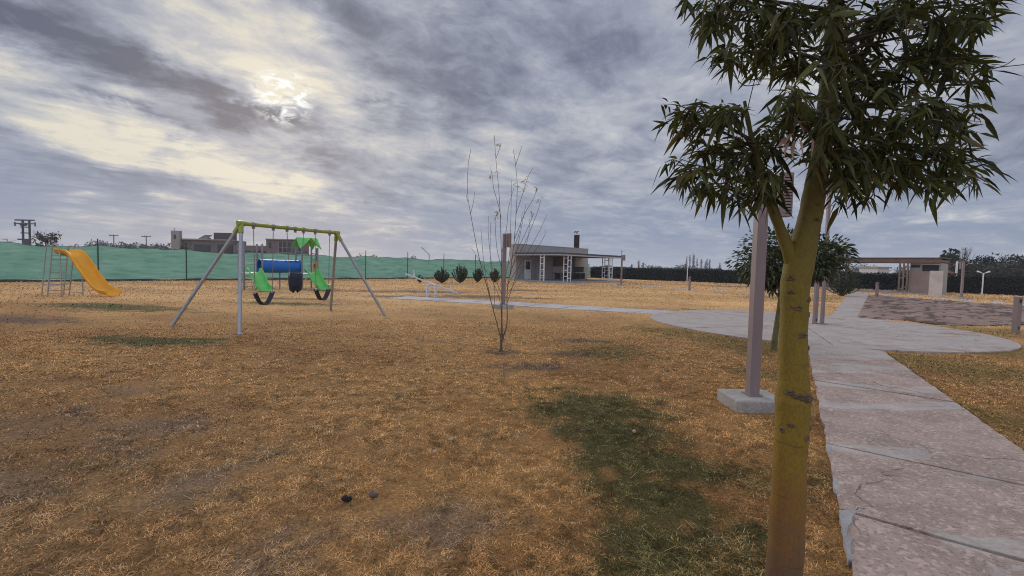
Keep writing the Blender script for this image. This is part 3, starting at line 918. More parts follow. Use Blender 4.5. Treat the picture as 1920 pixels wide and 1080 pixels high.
# tunnel with round peep holes
mb = MB(); n = 32; R_ = .36; cz = DK + R_ + .01; cy = A_ / 2; x0, x1 = A_ - .02, A_ + LT + .02
for (ra, flip) in ((R_, 0), (R_ - .02, 1)):
    m_ = 40; vs = [(x0 + (x1 - x0) * i / m_, cy + ra * math.cos(2 * PI * j / n), cz + ra * math.sin(2 * PI * j / n)) for i in range(m_ + 1) for j in range(n)]
    fs = []
    for i in range(m_):
        for j in range(n):
            q = (i * n + j, (i + 1) * n + j, (i + 1) * n + (j + 1) % n, i * n + (j + 1) % n); fs.append(q[::-1] if not flip else q)
    mb.add(vs, fs)
tun = mb.build('tunnel', m_blue, PS, True)
for i in range(6):
    x = x0 + .25 + .27 * i + (.22 if i > 2 else 0); mb = MB()
    a = math.radians(180 + 52 * -1); c = Vector((x, cy + (R_ + .001) * math.cos(a), cz - (R_ + .001) * math.sin(a) * -1 * -1))
    for aa in (math.radians(128),):
        nrm_ = Vector((0, math.cos(aa), math.sin(aa))); nrm_.y = -abs(nrm_.y); c = Vector((x, cy, cz)) + nrm_ * (R_ - .008)
        mb.tube([c, c + nrm_ * .012], .055, 12)
    mb.build('peep_hole', m_dark, tun, True)
for xx in (x0 + .01, x1 - .01):
    mb = MB(); ring = [(xx, cy + (R_ + .015) * math.cos(2 * PI * j / 24), cz + (R_ + .015) * math.sin(2 * PI * j / 24)) for j in range(25)]; mb.tube(ring, .022, 8, False); mb.build('tunnel_rim', m_blue, tun, True)
mb = MB(); mb.tube([(A_ + LT * .5, cy, -.05), (A_ + LT * .5, cy, DK + .02)], .03, 10); mb.build('tunnel_support', m_blue, PS, True)
# the slides come off the front of each tower
for tx in (0, A_ + LT):
    prof = [(-.02, DK + .02), (.15, DK + .02), (.34, DK - .06), (.65, .62), (.98, .36), (1.3, .17), (1.55, .08), (1.8, .06), (1.92, .045)]
    Pp = [(q.x, q.z) for q in catmull([(x, 0, z) for x, z in prof], 4)]
    mb = MB(); chute(mb, Pp, .60, .25); o = mb.build('slide_chute', m_green, PS, True); o.location = (tx + A_ / 2, 0, 0); o.rotation_euler = (0, 0, -PI / 2)
# roof: two gables crossing, with thickness
tx = A_ + LT; c = Vector((tx + A_ / 2, A_ / 2, 0)); e = A_ / 2 + .16; ez, rz_ = 2.28, 2.92; mb = MB(); K = 14
m2 = 2 * K + 1; vs = []
for i in range(m2):
    for j in range(m2):
        x = -e + 2 * e * i / (m2 - 1); y = -e + 2 * e * j / (m2 - 1)
        z = max(1 - abs(x) / e, 1 - abs(y) / e); z = ez + (rz_ - ez) * z
        vs.append((c.x + x, c.y + y, z))
mb.add(vs, [(i * m2 + j, (i + 1) * m2 + j, (i + 1) * m2 + j + 1, i * m2 + j + 1) for i in range(m2 - 1) for j in range(m2 - 1)])
o = mb.build('roof', m_green, PS, False); sd = o.modifiers.new('thick', 'SOLIDIFY'); sd.thickness = .035
mb = MB(); mb.box((tx + A_ + .012, .16, DK + .08), (tx + A_ + .035, A_ - .16, DK + .72)); o = mb.build('game_panel', m_yellow, PS)
m_brownp = mat('brown_plastic', (.20, .07, .02), .5, .2, 5)
mb = MB(); mb.tube([(tx + A_ + .005, A_ / 2, DK + .42), (tx + A_ + .042, A_ / 2, DK + .42)], .14, 14); mb.build('panel_disc', m_brownp, o, True)
mb = MB(); mb.box((tx + A_ - .02, .06, DK + .76), (tx + A_ + .02, A_ - .06, DK + .8)); mb.build('rail', m_greysteel, PS)
# ladders at the back
for tx in (0,):
    for dx in (.12, A_ - .12):
        mb = MB(); mb.tube([(tx + dx, A_ + .35, -.03), (tx + dx, A_ + .02, DK + .02)], .02, 8); mb.build('ladder_rail', m_greysteel, PS, True)
    for k in range(4):
        f = (k + .7) / 4.4; mb = MB(); mb.tube([(tx + .12, A_ + .35 - .33 * f, DK * f), (tx + A_ - .12, A_ + .35 - .33 * f, DK * f)], .016, 8); mb.build('ladder_rung', m_greysteel, PS, True)
tx = A_ + LT
mb = MB(); mb.tube(catmull([(tx + A_ + .28, A_ * .7, -.05), (tx + A_ + .28, A_ * .7, 1.2), (tx + A_ + .2, A_ * .7, 1.9), (tx + A_, A_ * .9, 2.05)], 6), .022, 8); mb.build('sliding_pole', m_greysteel, PS, True)

# ------------------------------------------------------------------ seesaw
q0 = gnd(809, 556.5); ss = thing('seesaw', 'white seesaw tilted down to the right beside the narrow path', 'seesaw', q0)
pa = at(760.5, 513.5, q0.y + .1); pb_ = at(859, 550.5, q0.y - .1)
m_seat = mat('pale_plank', (.5, .5, .48), .6, .12, 6, dirt=.3)
mb = MB(); mb.beam(pa, pb_, .2, .05); mb.build('plank', m_seat, ss, world=True)
pm = pa.lerp(pb_, .5) - Vector((0, 0, .03))
for sgn in (-1, 1):
    mb = MB(); yy = pm.y + .24 * sgn
    mb.tube(catmull([(pm.x - .2, yy, -.05), (pm.x - .18, yy, pm.z - .08), (pm.x, yy, pm.z + .02), (pm.x + .18, yy, pm.z - .08), (pm.x + .2, yy, -.05)], 5), .028, 8)
    mb.build('stand', m_white, ss, True, True)
mb = MB(); mb.tube([(pm.x, pm.y - .25, pm.z), (pm.x, pm.y + .25, pm.z)], .03, 10); mb.build('pivot', m_galv, ss, True, True)
for f in (.16, .86):
    c = pa.lerp(pb_, f); mb = MB(); mb.tube(catmull([c + Vector((0, -.12, .02)), c + Vector((-.02, -.13, .26)), c + Vector((-.02, 0, .30)), c + Vector((-.02, .13, .26)), c + Vector((0, .12, .02))], 5), .014, 8); mb.build('handle', m_white, ss, True, True)

# ------------------------------------------------------------------ green netting fence
G0, G1 = gnd(0, 529.0, 0), gnd(1115, 520.2, 0); gd = (G1 - G0).normalized(); gn = Vector((-gd.y, gd.x, 0))
h0, h1 = gnd(1165, 522.8, 0), gnd(1900, 554, 0); hd = (h1 - h0).normalized()
# corner where netting and hedge meet
tt = ((h0 - G0).cross(hd).z) / (gd.cross(hd).z); corner = G0 + gd * tt
m_net = translucent(mat('green_shade_net', (.12, .29, .23), .85, .1, 2.2, bump=.25, bscale=60, spec=.1, col2=(.26, .47, .39), stretch=(.35, .35, 2.2)), .45)
m_fpost = mat('dark_green_post', (.016, .045, .04), .6, .2, 5)
fen = thing('fence', 'long green shade-net fence on dark posts along the left boundary', 'fence', G0)
tp = (gnd(184.5, 527.5, 0) - G0).dot(gd); posts = [tp + 4.6 * k for k in range(-8, 60) if tp + 4.6 * k < tt - .3]
t0_, t1_ = posts[0], tt - .1


def net_top(t):
    b = 2.12 + .2 * math.exp(-max(t, 0) / 8); u = ((t - tp) % 4.6) / 4.6
    return b - .11 * math.sin(PI * u) * (1 + .6 * math.sin(t * .7)) + .03 * math.sin(t * 3.1)


nT = int((t1_ - t0_) / .22); nH = 12; vs = []
for i in range(nT + 1):
    t = t0_ + (t1_ - t0_) * i / nT; tp_ = net_top(t)
    for j in range(nH + 1):
        f = j / nH; z = .14 + (tp_ - .14) * f
        w = .13 * (fbm(np.array([t * .9]), np.array([z * 1.6]), 3)[0] - .5) * 2 + .05 * math.sin(t * 1.1 + z * 2) * (1 - f)
        q = G0 + gd * t + gn * w; vs.append((q.x, q.y, z + hz(q.x, q.y)))
mb = MB(); mb.add(vs, [(i * (nH + 1) + j, (i + 1) * (nH + 1) + j, (i + 1) * (nH + 1) + j + 1, i * (nH + 1) + j + 1) for i in range(nT) for j in range(nH)])
mb.build('net', m_net, fen, True, True)
for t in posts:
    q = G0 + gd * t + gn * -.07; z = hz(q.x, q.y); mb = MB(); mb.tube([(q.x, q.y, z - .1), (q.x, q.y, z + 2.68)], .034, 8); mb.build('post', m_fpost, fen, True, True)
m_kerb = mat('dark_earth_kerb', (.055, .05, .045), .95, .3, 3, bump=.5)
mb = MB()
for i in range(0, nT):
    a = G0 + gd * (t0_ + (t1_ - t0_) * i / nT); b = G0 + gd * (t0_ + (t1_ - t0_) * (i + 1) / nT)
    za = hz(a.x, a.y); zb = hz(b.x, b.y); k = .13 + .04 * math.sin(i * .37) * math.sin(i * .11)
    mb.add([a - gn * .12 + Vector((0, 0, za - .05)), b - gn * .12 + Vector((0, 0, zb - .05)), b - gn * .06 + Vector((0, 0, zb + k)), a - gn * .06 + Vector((0, 0, za + k)), b + gn * .1 + Vector((0, 0, zb + k)), a + gn * .1 + Vector((0, 0, za + k))], [(0, 1, 2, 3), (3, 2, 4, 5)])
mb.build('base_kerb', m_kerb, fen, False, True)
# top wire
mb = MB(); mb.tube([(lambda q, t: (q.x, q.y, net_top(t) + hz(q.x, q.y)))(G0 + gd * (t0_ + (t1_ - t0_) * i / 160) - gn * .02, t0_ + (t1_ - t0_) * i / 160) for i in range(161)], .012, 4); mb.build('top_wire', m_fpost, fen, False, True)

# ------------------------------------------------------------------ lamp posts and bollards


def lamp_post(base, label, px_w=.115, h=2.75, rz=0.):
    t = thing('lamp_post', label, 'lamp post', base, math.radians(rz), 'square lamp posts along the paths')
    mb = MB(); mb.cbox((.0, .0, .02), (.60, .52, .26)); b = mb.build('footing', m_concrete, t, bevel=.018)
    mb = MB(); mb.cbox((0, 0, (.15 + h) / 2), (px_w, px_w, h - .15)); mb.build('pole', m_mauve, t, bevel=.006)
    mb = MB(); mb.cbox((0, 0, .158), (.17, .17, .014)); mb.build('base_plate', m_mauve, t)
    # slotted lamp panel on two arms
    for z in (h - .43, h - .06):
        mb = MB(); mb.box((px_w / 2 + .001, -.018, z - .018), (.168, .018, z + .018)); mb.build('arm', m_mauve, t)
    x0, x1 = .17, .325; z0, z1 = h - .50, h; y = .06
    mb = MB(); mb.box((x0, -y, z0), (x0 + .05, y, z1)); mb.box((x1 - .012, -y, z0), (x1, y, z1)); mb.box((x0 + .05, -y, z0), (x1 - .012, y, z0 + .03)); mb.box((x0 + .05, -y, z1 - .03), (x1 - .012, y, z1))
    n = 13
    for k in range(n):
        za = z0 + .03 + (z1 - z0 - .06) * (k + .28) / n; zb = z0 + .03 + (z1 - z0 - .06) * (k + 1) / n - .002
        mb.obox((x0 + .05, -y + .004, za), (x1 - x0 - .062, 0, 0), (0, 2 * y - .008, .006), (0, 0, zb - za))
    mb.build('lamp_panel', m_mauve, t)
    return t


lamp_post(gnd(1409, 762) + Vector((0, 0, -.01)), 'mauve square lamp post on a concrete footing, half behind the yellow trunk')
lamp_post(gnd(943.5, 578.5), 'square lamp post behind the bare sapling, by the narrow path', rz=-52)
lamp_post(gnd(1164.5, 535.5), 'thin far lamp post at the right end of the shelter canopy', rz=-52)
lamp_post(gnd(1802, 561), 'lone lamp post at the edge of the bare soil, near the pergola', h=2.55, rz=75)
# the tall pole among the trees
q = gnd(1541, 609.5, 0)
t = thing('light_pole', 'tall thin square pole beside a short post on the plaza, its head lost in leaves', 'lamp post', q)
mb = MB(); mb.cbox((0, 0, 2.2), (.085, .085, 4.4)); mb.build('pole', m_mauve, t, bevel=.006)
mb = MB(); mb.cbox((0, 0, .04), (.22, .22, .03)); mb.build('base_plate', m_mauve, t)
mb = MB(); mb.box((.06, -.07, 4.0), (.40, .07, 4.36)); mb.build('lamp_head', m_mauve, t, bevel=.01)


def bollard(base, h, label, w=.13):
    t = thing('bollard', label, 'bollard', base, math.radians(8), 'square bollards beside the paths')
    mb = MB(); mb.cbox((0, 0, h / 2 - .05), (w, w, h + .1)); mb.build('post', m_mauve, t, bevel=.008)
    mb = MB(); mb.cbox((0, 0, h + .012), (w + .012, w + .012, .024)); mb.build('cap', m_concrete, t, bevel=.005)
    mb = MB(); mb.box((-w * .32, -w / 2 - .004, h - .16), (w * .32, -w / 2 + .02, h - .05)); mb.build('light_slot', m_dark, t)
    mb = MB(); mb.box((-w * .15, -w / 2 - .004, .12), (w * .15, -w / 2 + .02, .2)); mb.build('cable_hatch', m_dark, t)


bollard(gnd(1527.5, 609, 0), 1.50, 'short mauve square post standing beside the tall pole on the plaza', .10)
bollard(gnd(1292.5, 545), 1.02, 'small square bollard alone on the thin far path before the hedge')
bollard(gnd(1643.5, 558), .98, 'small bollard at the far left corner of the bare soil, before the pergola')
bollard(gnd(1904, 625), 1.02, 'pale square bollard at the right edge, nearest on the grass by the soil')

# ------------------------------------------------------------------ barbecue shelter
m_wall = mat('grey_plaster', (.31, .285, .26), .9, .08, 1.5, bump=.2, dirt=.15)
m_wall2 = mat('beige_plaster', (.40, .345, .30), .9, .1, 1.2, bump=.2, dirt=.3)
m_slab = mat('cement_floor', (.30, .29, .28), .9, .15, 2, dirt=.3)
m_fascia = mat('dark_fascia', (.055, .06, .07), .6, .15, 2)
m_trim = mat('pale_trim', (.40, .41, .42), .6, .1, 3)
m_brick = mat('brown_tile', (.13, .075, .055), .8, .2, 6)
m_flue = mat('rusty_flue', (.028, .010, .008), .7, .3, 6)
BS = thing('barbecue_shelter', 'low grey barbecue hut with a flat canopy on white lattice columns and a brown chimney', 'hut', (CORN[0], CORN[1], 0))
# local frame: x along the front (v), y from the front edge back to the wall (u)
BS.rotation_euler = (0, 0, math.atan2(CV[1], CV[0]))
DP = 6.05; CL = 11.2; W0, W1 = .22, 13.2; WD = .95
mb = MB(); mb.box((-.3, -.35, -.1), (CL + .3, DP, .13)); mb.build('floor_slab', m_slab, BS)
mb = MB(); mb.box((W0, DP, -.1), (W1, DP + .22, 3.85)); wallo = mb.build('front_wall', m_wall, BS)
mb = MB(); mb.box((W0, DP + .22, -.1), (W0 + .2, DP + WD, 3.84)); mb.build('end_wall', m_wall2, BS)
mb = MB(); mb.box((W1 - .2, DP + .22, -.1), (W1, DP + WD, 3.84)); mb.build('end_wall', m_wall2, BS)
mb = MB(); mb.box((W0 + .2, DP + WD - .2, -.1), (W1 - .2, DP + WD, 3.83)); mb.build('back_wall', m_wall2, BS)
mb = MB(); mb.box((W0 + .2, DP + .22, 3.4), (W1 - .2, DP + WD - .2, 3.5)); mb.build('roof', m_fascia, BS)
mb = MB(); mb.box((W0 - .04, DP - .04, 3.852), (W1 + .04, DP + .26, 3.90)); mb.build('coping', m_trim, BS)
# canopy: pale soffit beam under a dark roof edge
mb = MB(); mb.box((-.04, -.04, 2.79), (CL + .04, DP - .003, 2.95)); mb.build('canopy_roof', m_fascia, BS)
mb = MB()
mb.box((0, 0, 2.66), (CL, .1, 2.787)); mb.box((0, .103, 2.66), (.1, DP - .004, 2.787)); mb.box((CL - .1, .103, 2.66), (CL, DP - .004, 2.787))
mb.build('canopy_beam', m_trim, BS)
m_soffit = mat('soffit', (.17, .15, .14), .8, .1, 3)
mb = MB()
for k in range(8): mb.box((.103, .6 + k * .7, 2.69), (CL - .103, .68 + k * .7, 2.786))
mb.build('rafters', m_soffit, BS)


def lattice(cx, cy, ax, ay, name='lattice_column', m=None, h=2.66, parent=None, tw=.075, s=.5, rungs=4):
    mb = MB(); pts = [(cx + ax * s, cy), (cx, cy), (cx, cy + ay * s)]
    for (x, y) in pts: mb.box((x - tw / 2, y - tw / 2, .132), (x + tw / 2, y + tw / 2, h - .002))
    for k in range(rungs):
        for leg in (0, 1):
            z = .30 + (h - .5) * (k + .15 + .38 * leg) / (rungs - .35)
            if z > h - .1: continue
            x0, y0 = pts[0] if leg == 0 else pts[2]
            if leg == 0: mb.box((min(x0, cx) + tw / 2, cy - tw / 2 + .002, z), (max(x0, cx) - tw / 2, cy + tw / 2 - .002, z + .07))
            else: mb.box((cx - tw / 2 + .002, min(y0, cy) + tw / 2, z), (cx + tw / 2 - .002, max(y0, cy) - tw / 2, z + .07))
    return mb.build(name, m or m_white, parent or BS)


lattice(.10, 2.55, 1, -1); lattice(1.35, .10, 1, 1); lattice(9.35, .10, -1, 1); lattice(CL - .1, 2.2, -1, -1)
# door: white below, dark glass above

dX0, dX1 = 1.55, 2.55
mb = MB(); mb.box((dX0, DP - .05, .132), (dX1, DP - .003, 2.18)); door = mb.build('door', m_white, BS)
mb = MB(); mb.box((dX0 + .14, DP - .064, 1.2), (dX1 - .14, DP - .052, 2.06)); mb.build('door_glass', m_dark, door)
mb = MB(); mb.cbox((dX1 - .08, DP - .08, 1.05), (.04, .05, .14)); mb.build('handle', m_galv, door)
mb = MB(); mb.box((3.3, DP - .12, .132), (4.1, DP - .002, 2.655)); mb.build('wall_pilaster', m_wall, BS)
# two fireplaces with counters
for i, (a, b, mt) in enumerate(((6.35, 9.1, m_brick), (9.9, 12.4, m_wall2))):
    mb = MB(); mb.box((a, DP - .5, 1.62), (b, DP - .003, 2.655)); mb.build('hood', mt, BS)
    mb = MB(); mb.box((a, DP - .6, .84), (b, DP - .003, .93)); mb.build('counter', m_wall2, BS)
    mb = MB()
    if i == 1: mb.box((a + .1, DP - .03, .933), (b - .1, DP - .004, 1.617)); mb.build('grill_opening', m_dark, BS)
    else: mb.box((a, DP - .02, .933), (b, DP - .004, 1.617)); mb.build('tile_back', m_wall2, BS)
    mb = MB()
    for x in (a, (a + b) / 2 - .04, b - .08): mb.box((x, DP - .2, .132), (x + .08, DP - .003, .838))
    mb.build('counter_support', m_wall2 if i == 0 else m_brick, BS)
    mb = MB(); mb.box((a + .085, DP - .06, .134), ((a + b) / 2 - .045, DP - .006, .836)); mb.box(((a + b) / 2 + .045, DP - .06, .134), (b - .085, DP - .006, .836)); mb.build('store_opening', m_dark, BS)
mb = MB(); mb.box((11.15, DP + .25, 2.9), (11.63, DP + .73, 5.5)); ch = mb.build('chimney', m_flue, BS)
mb = MB(); mb.box((11.12, DP + .24, 5.502), (11.66, DP + .76, 5.66)); mb.build('chimney_collar', m_white, ch)
mb = MB(); mb.tube([(11.4, DP + .5, 5.6), (11.4, DP + .5, 5.84)], .05, 8); mb.tube([(11.0, DP + .6, 5.82), (11.25, DP + .6, 5.9), (11.55, DP + .6, 5.86), (11.8, DP + .6, 5.97)], .07, 8); mb.build('chimney_cap', m_flue, ch)
mb = MB(); mb.tube([(CL - .02, .08, 2.95), (CL - .02, .08, 3.45)], .03, 8); mb.cbox((CL - .02, .08, 3.48), (.22, .1, .09)); mb.build('floodlight', m_greysteel, BS)

# ------------------------------------------------------------------ pergola with toilet block on the right
m_wood = mat('brown_steel_beam', (.175, .115, .09), .7, .2, 2.5, dirt=.3)
m_wood2 = mat('brown_grey_post', (.20, .145, .12), .7, .2, 3)
pg0 = gnd(1648, 551.5, 0); pgr = gnd(1768, 556, 0)
PV = at(1768, 485, 36.2) - at(1552, 484.5, 42.5); PV.z = 0; PV.normalize(); PA = math.atan2(PV.y, PV.x)
PL = at(1552, 484.5, 42.0)
PG = thing('pergola', 'brown flat-roofed pergola on lattice posts joined to a small beige toilet block', 'pergola', (PL.x, PL.y, 0), PA)


def ploc(px, py):
    """ground point under a pixel in the pergola's own frame"""
    q = gnd(px, py, 0) - Vector((PL.x, PL.y, 0)); c, s = math.cos(-PA), math.sin(-PA); return q.x * c - q.y * s, q.x * s + q.y * c


LX = (at(1768, 485, 36.2) - PL).dot(PV); yb = 3.2
mb = MB(); mb.box((0, -.0, 2.56), (LX, .09, 2.93)); mb.box((0, yb, 2.56), (LX, yb + .09, 2.93)); mb.build('edge_beam', m_wood, PG)
mb = MB()
for k in range(16): mb.box((.02 + (LX - .12) * k / 15, .092, 2.62), (.10 + (LX - .12) * k / 15, yb - .002, 2.80))
mb.build('rafters', m_wood, PG)
mb = MB(); mb.box((-.1, -.12, 2.932), (LX + .1, yb + .2, 2.985)); mb.build('roof_sheet', mat('roof_sheet', (.16, .11, .095), .7, .15, 2), PG)
mb = MB(); mb.box((-.3, -.3, -.1), (LX + .1, yb + .4, .10)); mb.build('floor_slab', m_slab, PG)
xa, ya = ploc(1680, 551)
for y in (.05, yb - .3):
    mb = MB(); xs_ = [ploc(px_, 551)[0] + (.02 if y < 1 else .45) for px_ in (1667, 1680, 1692.5)]
    for x in xs_: mb.box((x - .055, y - .055, .102), (x + .055, y + .055, 2.555))
    for k, (i0, zs) in enumerate(((0, (.35, 1.25, 2.0)), (1, (.5, 1.4, 2.2)))):
        for z in zs: mb.box((xs_[i0] + .0555, y - .05, z), (xs_[i0 + 1] - .0555, y + .05, z + .1))
    mb.build('lattice_column', m_wood2, PG)
for y in (.05, yb - .3): lattice(.65, y, -1, 1, m=m_wood2, h=2.56, parent=PG, tw=.1, s=.52, rungs=3)
mb = MB(); mb.box((xa + .70, 1.2, .10), (xa + .78, 1.28, 2.555)); mb.build('post', m_wood2, PG)
# block
bx0, by0 = ploc(1717, 551); bx1, _ = ploc(1768, 553)
m_block = mat('pink_beige_plaster', (.31, .235, .195), .9, .12, 1.5, dirt=.4)
bx0 = LX - 1.95
mb = MB(); mb.box((bx0, .5, -.1), (LX - .06, yb - .1, 2.555)); blk = mb.build('toilet_block', m_wall, PG)
mb = MB(); mb.box((bx0 - .02, .38, -.05), (LX - .03, .497, 1.86)); mb.build('lower_wall', m_block, PG)
mb = MB(); mb.box((LX - 1.18, .46, 1.9), (LX - .18, .497, 2.40)); mb.build('window', m_dark, PG)
mb = MB(); mb.box((bx0 + .08, .46, 2.18), (bx0 + .62, .497, 2.36)); mb.build('window', m_dark, PG)
mb = MB(); mb.box((LX - 1.22, .44, 2.405), (LX - .12, .497, 2.45)); mb.build('window_sill', m_white, PG)
scr0 = ploc(1741, 556); scr1 = ploc(1768, 557)
mb = MB(); mb.box((scr0[0], scr0[1] - .12, -.1), (scr1[0], scr0[1], 1.9)); mb.build('screen_wall', mat('pale_screen_plaster', (.60, .53, .47), .9, .1, 1.5, dirt=.35), PG)

# ------------------------------------------------------------------ foreground tree
TD = 2.15
m_leafbig = translucent(mat('bottle_tree_leaf', (.95, .95, .95), .6, .0, 5, spec=.22, attr=True, col2=(1.08, 1.08, 1.0)), .24, (1.2, 1.3, .5))
m_twig = mat('twig_bark', (.075, .055, .035), .85, .25, 20)
m_scar = mat('bark_scar', (.075, .05, .03), .9, .3, 60, bump=.8, bscale=120, col2=(.20, .14, .075))


def bark_mat():
    m = bpy.data.materials.new('yellow_green_bark'); m.use_nodes = True; n_ = m.node_tree; N_ = n_.nodes; L_ = n_.links; b = N_['Principled BSDF']
    b.inputs['Roughness'].default_value = .75; b.inputs['Specular IOR Level'].default_value = .25
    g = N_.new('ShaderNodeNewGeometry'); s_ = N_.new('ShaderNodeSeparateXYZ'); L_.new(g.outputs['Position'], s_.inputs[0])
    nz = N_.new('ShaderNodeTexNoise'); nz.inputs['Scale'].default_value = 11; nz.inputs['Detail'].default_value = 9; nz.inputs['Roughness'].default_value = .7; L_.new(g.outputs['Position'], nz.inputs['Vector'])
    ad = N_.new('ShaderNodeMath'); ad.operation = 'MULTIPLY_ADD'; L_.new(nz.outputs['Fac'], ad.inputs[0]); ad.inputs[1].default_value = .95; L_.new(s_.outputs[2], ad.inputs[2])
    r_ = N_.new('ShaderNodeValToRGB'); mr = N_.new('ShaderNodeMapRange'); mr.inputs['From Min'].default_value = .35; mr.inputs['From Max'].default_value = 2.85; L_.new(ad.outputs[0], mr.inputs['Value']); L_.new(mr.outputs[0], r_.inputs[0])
    for i, (pp, c) in enumerate([(.08, (.13, .075, .050)), (.23, (.22, .105, .026)), (.35, (.240, .148, .019)), (.55, (.215, .150, .019)), (.74, (.160, .122, .022)), (.92, (.085, .075, .024))]):  # topmost stop darkened: shade under the crown painted into the bark colour
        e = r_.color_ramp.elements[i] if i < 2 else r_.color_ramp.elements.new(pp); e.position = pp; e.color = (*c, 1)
    mp = N_.new('ShaderNodeMapping'); mp.inputs['Scale'].default_value = (1, 1, .5); L_.new(g.outputs['Position'], mp.inputs['Vector'])
    n2 = N_.new('ShaderNodeTexNoise'); n2.inputs['Scale'].default_value = 130; n2.inputs['Detail'].default_value = 5; n2.inputs['Roughness'].default_value = .7; L_.new(mp.outputs[0], n2.inputs['Vector'])
    m2 = N_.new('ShaderNodeMapRange'); L_.new(n2.outputs['Fac'], m2.inputs['Value']); m2.inputs['From Min'].default_value = .38; m2.inputs['From Max'].default_value = .55; m2.inputs['To Min'].default_value = .55; m2.inputs['To Max'].default_value = 0
    mx = N_.new('ShaderNodeMix'); mx.data_type = 'RGBA'; mx.inputs['B'].default_value = (.10, .065, .02, 1); L_.new(m2.outputs[0], mx.inputs['Factor']); L_.new(r_.outputs[0], mx.inputs['A'])
    # thin horizontal creases
    mp2 = N_.new('ShaderNodeMapping'); mp2.inputs['Scale'].default_value = (4, 4, 55); L_.new(g.outputs['Position'], mp2.inputs['Vector'])
    n3 = N_.new('ShaderNodeTexNoise'); n3.inputs['Scale'].default_value = 1; n3.inputs['Detail'].default_value = 3; L_.new(mp2.outputs[0], n3.inputs['Vector'])
    m3 = N_.new('ShaderNodeMapRange'); L_.new(n3.outputs['Fac'], m3.inputs['Value']); m3.inputs['From Min'].default_value = .66; m3.inputs['From Max'].default_value = .72; m3.inputs['To Max'].default_value = .6
    mx3 = N_.new('ShaderNodeMix'); mx3.data_type = 'RGBA'; mx3.inputs['B'].default_value = (.07, .05, .02, 1); L_.new(m3.outputs[0], mx3.inputs['Factor']); L_.new(mx.outputs['Result'], mx3.inputs['A'])
    L_.new(mx3.outputs['Result'], b.inputs['Base Color'])
    bp = N_.new('ShaderNodeBump'); bp.inputs['Strength'].default_value = .5; bp.inputs['Distance'].default_value = .004; L_.new(n2.outputs['Fac'], bp.inputs['Height']); L_.new(bp.outputs[0], b.inputs['Normal'])
    return m


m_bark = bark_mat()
pm_ = TD / F * 1.0
base = at(1463, 1200, TD); base.z = 0
FT = thing('tree', 'young bottle tree with yellow trunk and hanging dark pointed leaves, nearest by the path', 'tree', base)


def limb(keys, off=None):
    """keys: (px, py, width px[, depth offset])"""
    pts = [at(k[0], k[1], TD + (k[3] if len(k) > 3 else 0)) for k in keys]
    P_ = catmull(pts, 6); rad = []
    for i in range(len(keys) - 1):
        for j in range(6):
            f = j / 6; rad.append((keys[i][2] * (1 - f) + keys[i + 1][2] * f) * .5 * TD / F)
    rad.append(keys[-1][2] * .5 * TD / F)
    return P_, rad


P_, rd = limb([(1462, 1230, 84), (1464, 1180, 72), (1470, 1080, 63), (1477, 950, 60), (1481, 860, 57), (1485, 790, 57), (1487, 752, 61), (1487, 730, 56), (1487, 690, 50), (1488, 610, 46), (1491, 540, 49), (1497, 500, 50), (1507, 460, 45), (1520, 400, 39), (1530, 345, 36), (1539, 290, 34), (1550, 200, 31), (1560, 100, 28), (1567, 0, 26), (1580, -150, 20), (1592, -300, 12), (1600, -380, 5)])
stemP = P_


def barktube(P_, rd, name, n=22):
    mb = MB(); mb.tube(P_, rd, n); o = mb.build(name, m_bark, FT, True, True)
    me = o.data
    for v in me.vertices:
        w = v.co; d = .0012 * math.sin(w.z * 23 + w.x * 31) + .0011 * math.sin(w.z * 71 + w.y * 70 + w.x * 40)
        v.co = v.co + v.normal * d
    return o


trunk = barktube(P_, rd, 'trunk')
P2_, rd2 = limb([(1493, 505, 34), (1478, 470, 24), (1463, 430, 19), (1449, 392, 17), (1436, 350, 15), (1424, 310, 13), (1412, 270, 11), (1402, 225, 8), (1396, 190, 5)])
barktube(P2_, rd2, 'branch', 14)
# knots and scars on the bark
for (px, py, sx_, sy_) in ((1473, 522, 10, 6), (1473, 548, 9, 4.5), (1505, 562, 9, 7), (1482, 578, 12, 6), (1491, 629, 12, 6), (1508, 590, 5, 7), (1468, 738, 11, 6), (1480, 744, 11, 5), (1494, 744, 11, 6), (1504, 749, 15, 8), (1487, 746, 10, 6), (1469, 798, 9, 5), (1457, 810, 6, 7), (1497, 822, 11, 7), (1509, 806, 5, 8), (1518, 412, 8, 4), (1520, 384, 7, 4), (1527, 440, 5, 4), (1511, 655, 4, 6)):
    k = min(range(len(stemP)), key=lambda i: abs((stemP[i] - at(px, py, TD)).z)); c0 = stemP[k]; rr = rd[k]
    e = at(px, py, TD) - c0; e.z = 0; xo = max(-rr * .9, min(rr * .9, e.x)); yo = -math.sqrt(max(rr * rr - xo * xo, 1e-6))
    zc = at(px, py, TD - rr * .9).z; cx = c0.x + xo; cy = c0.y + yo
    nrm_ = Vector((xo, yo, 0)).normalized(); tan = Vector((-nrm_.y, nrm_.x, 0)); mb = MB()
    sxm = sx_ * TD / F * .78; sym = sy_ * TD / F * .8; c = Vector((cx, cy, zc)); nseg = 14; vs = []
    for (f, h) in ((1.3, -.004), (.95, .0015), (.62, .005), (.38, .002), (.0, -.003)):
        for j in range(nseg):
            a = 2 * PI * j / nseg; w = 1 + .16 * math.sin(3 * a + px) + .1 * math.sin(5 * a + py)
            vs.append(c + tan * sxm * f * w * math.cos(a) + Vector((0, 0, sym * f * w * math.sin(a))) + nrm_ * (h - .5 * (sxm * f * math.cos(a)) ** 2 / rr))
    mb.add(vs, [(i * nseg + j, i * nseg + (j + 1) % nseg, (i + 1) * nseg + (j + 1) % nseg, (i + 1) * nseg + j) for i in range(4) for j in range(nseg)])
    mb.build('bark_scar', m_scar, trunk, True, True)

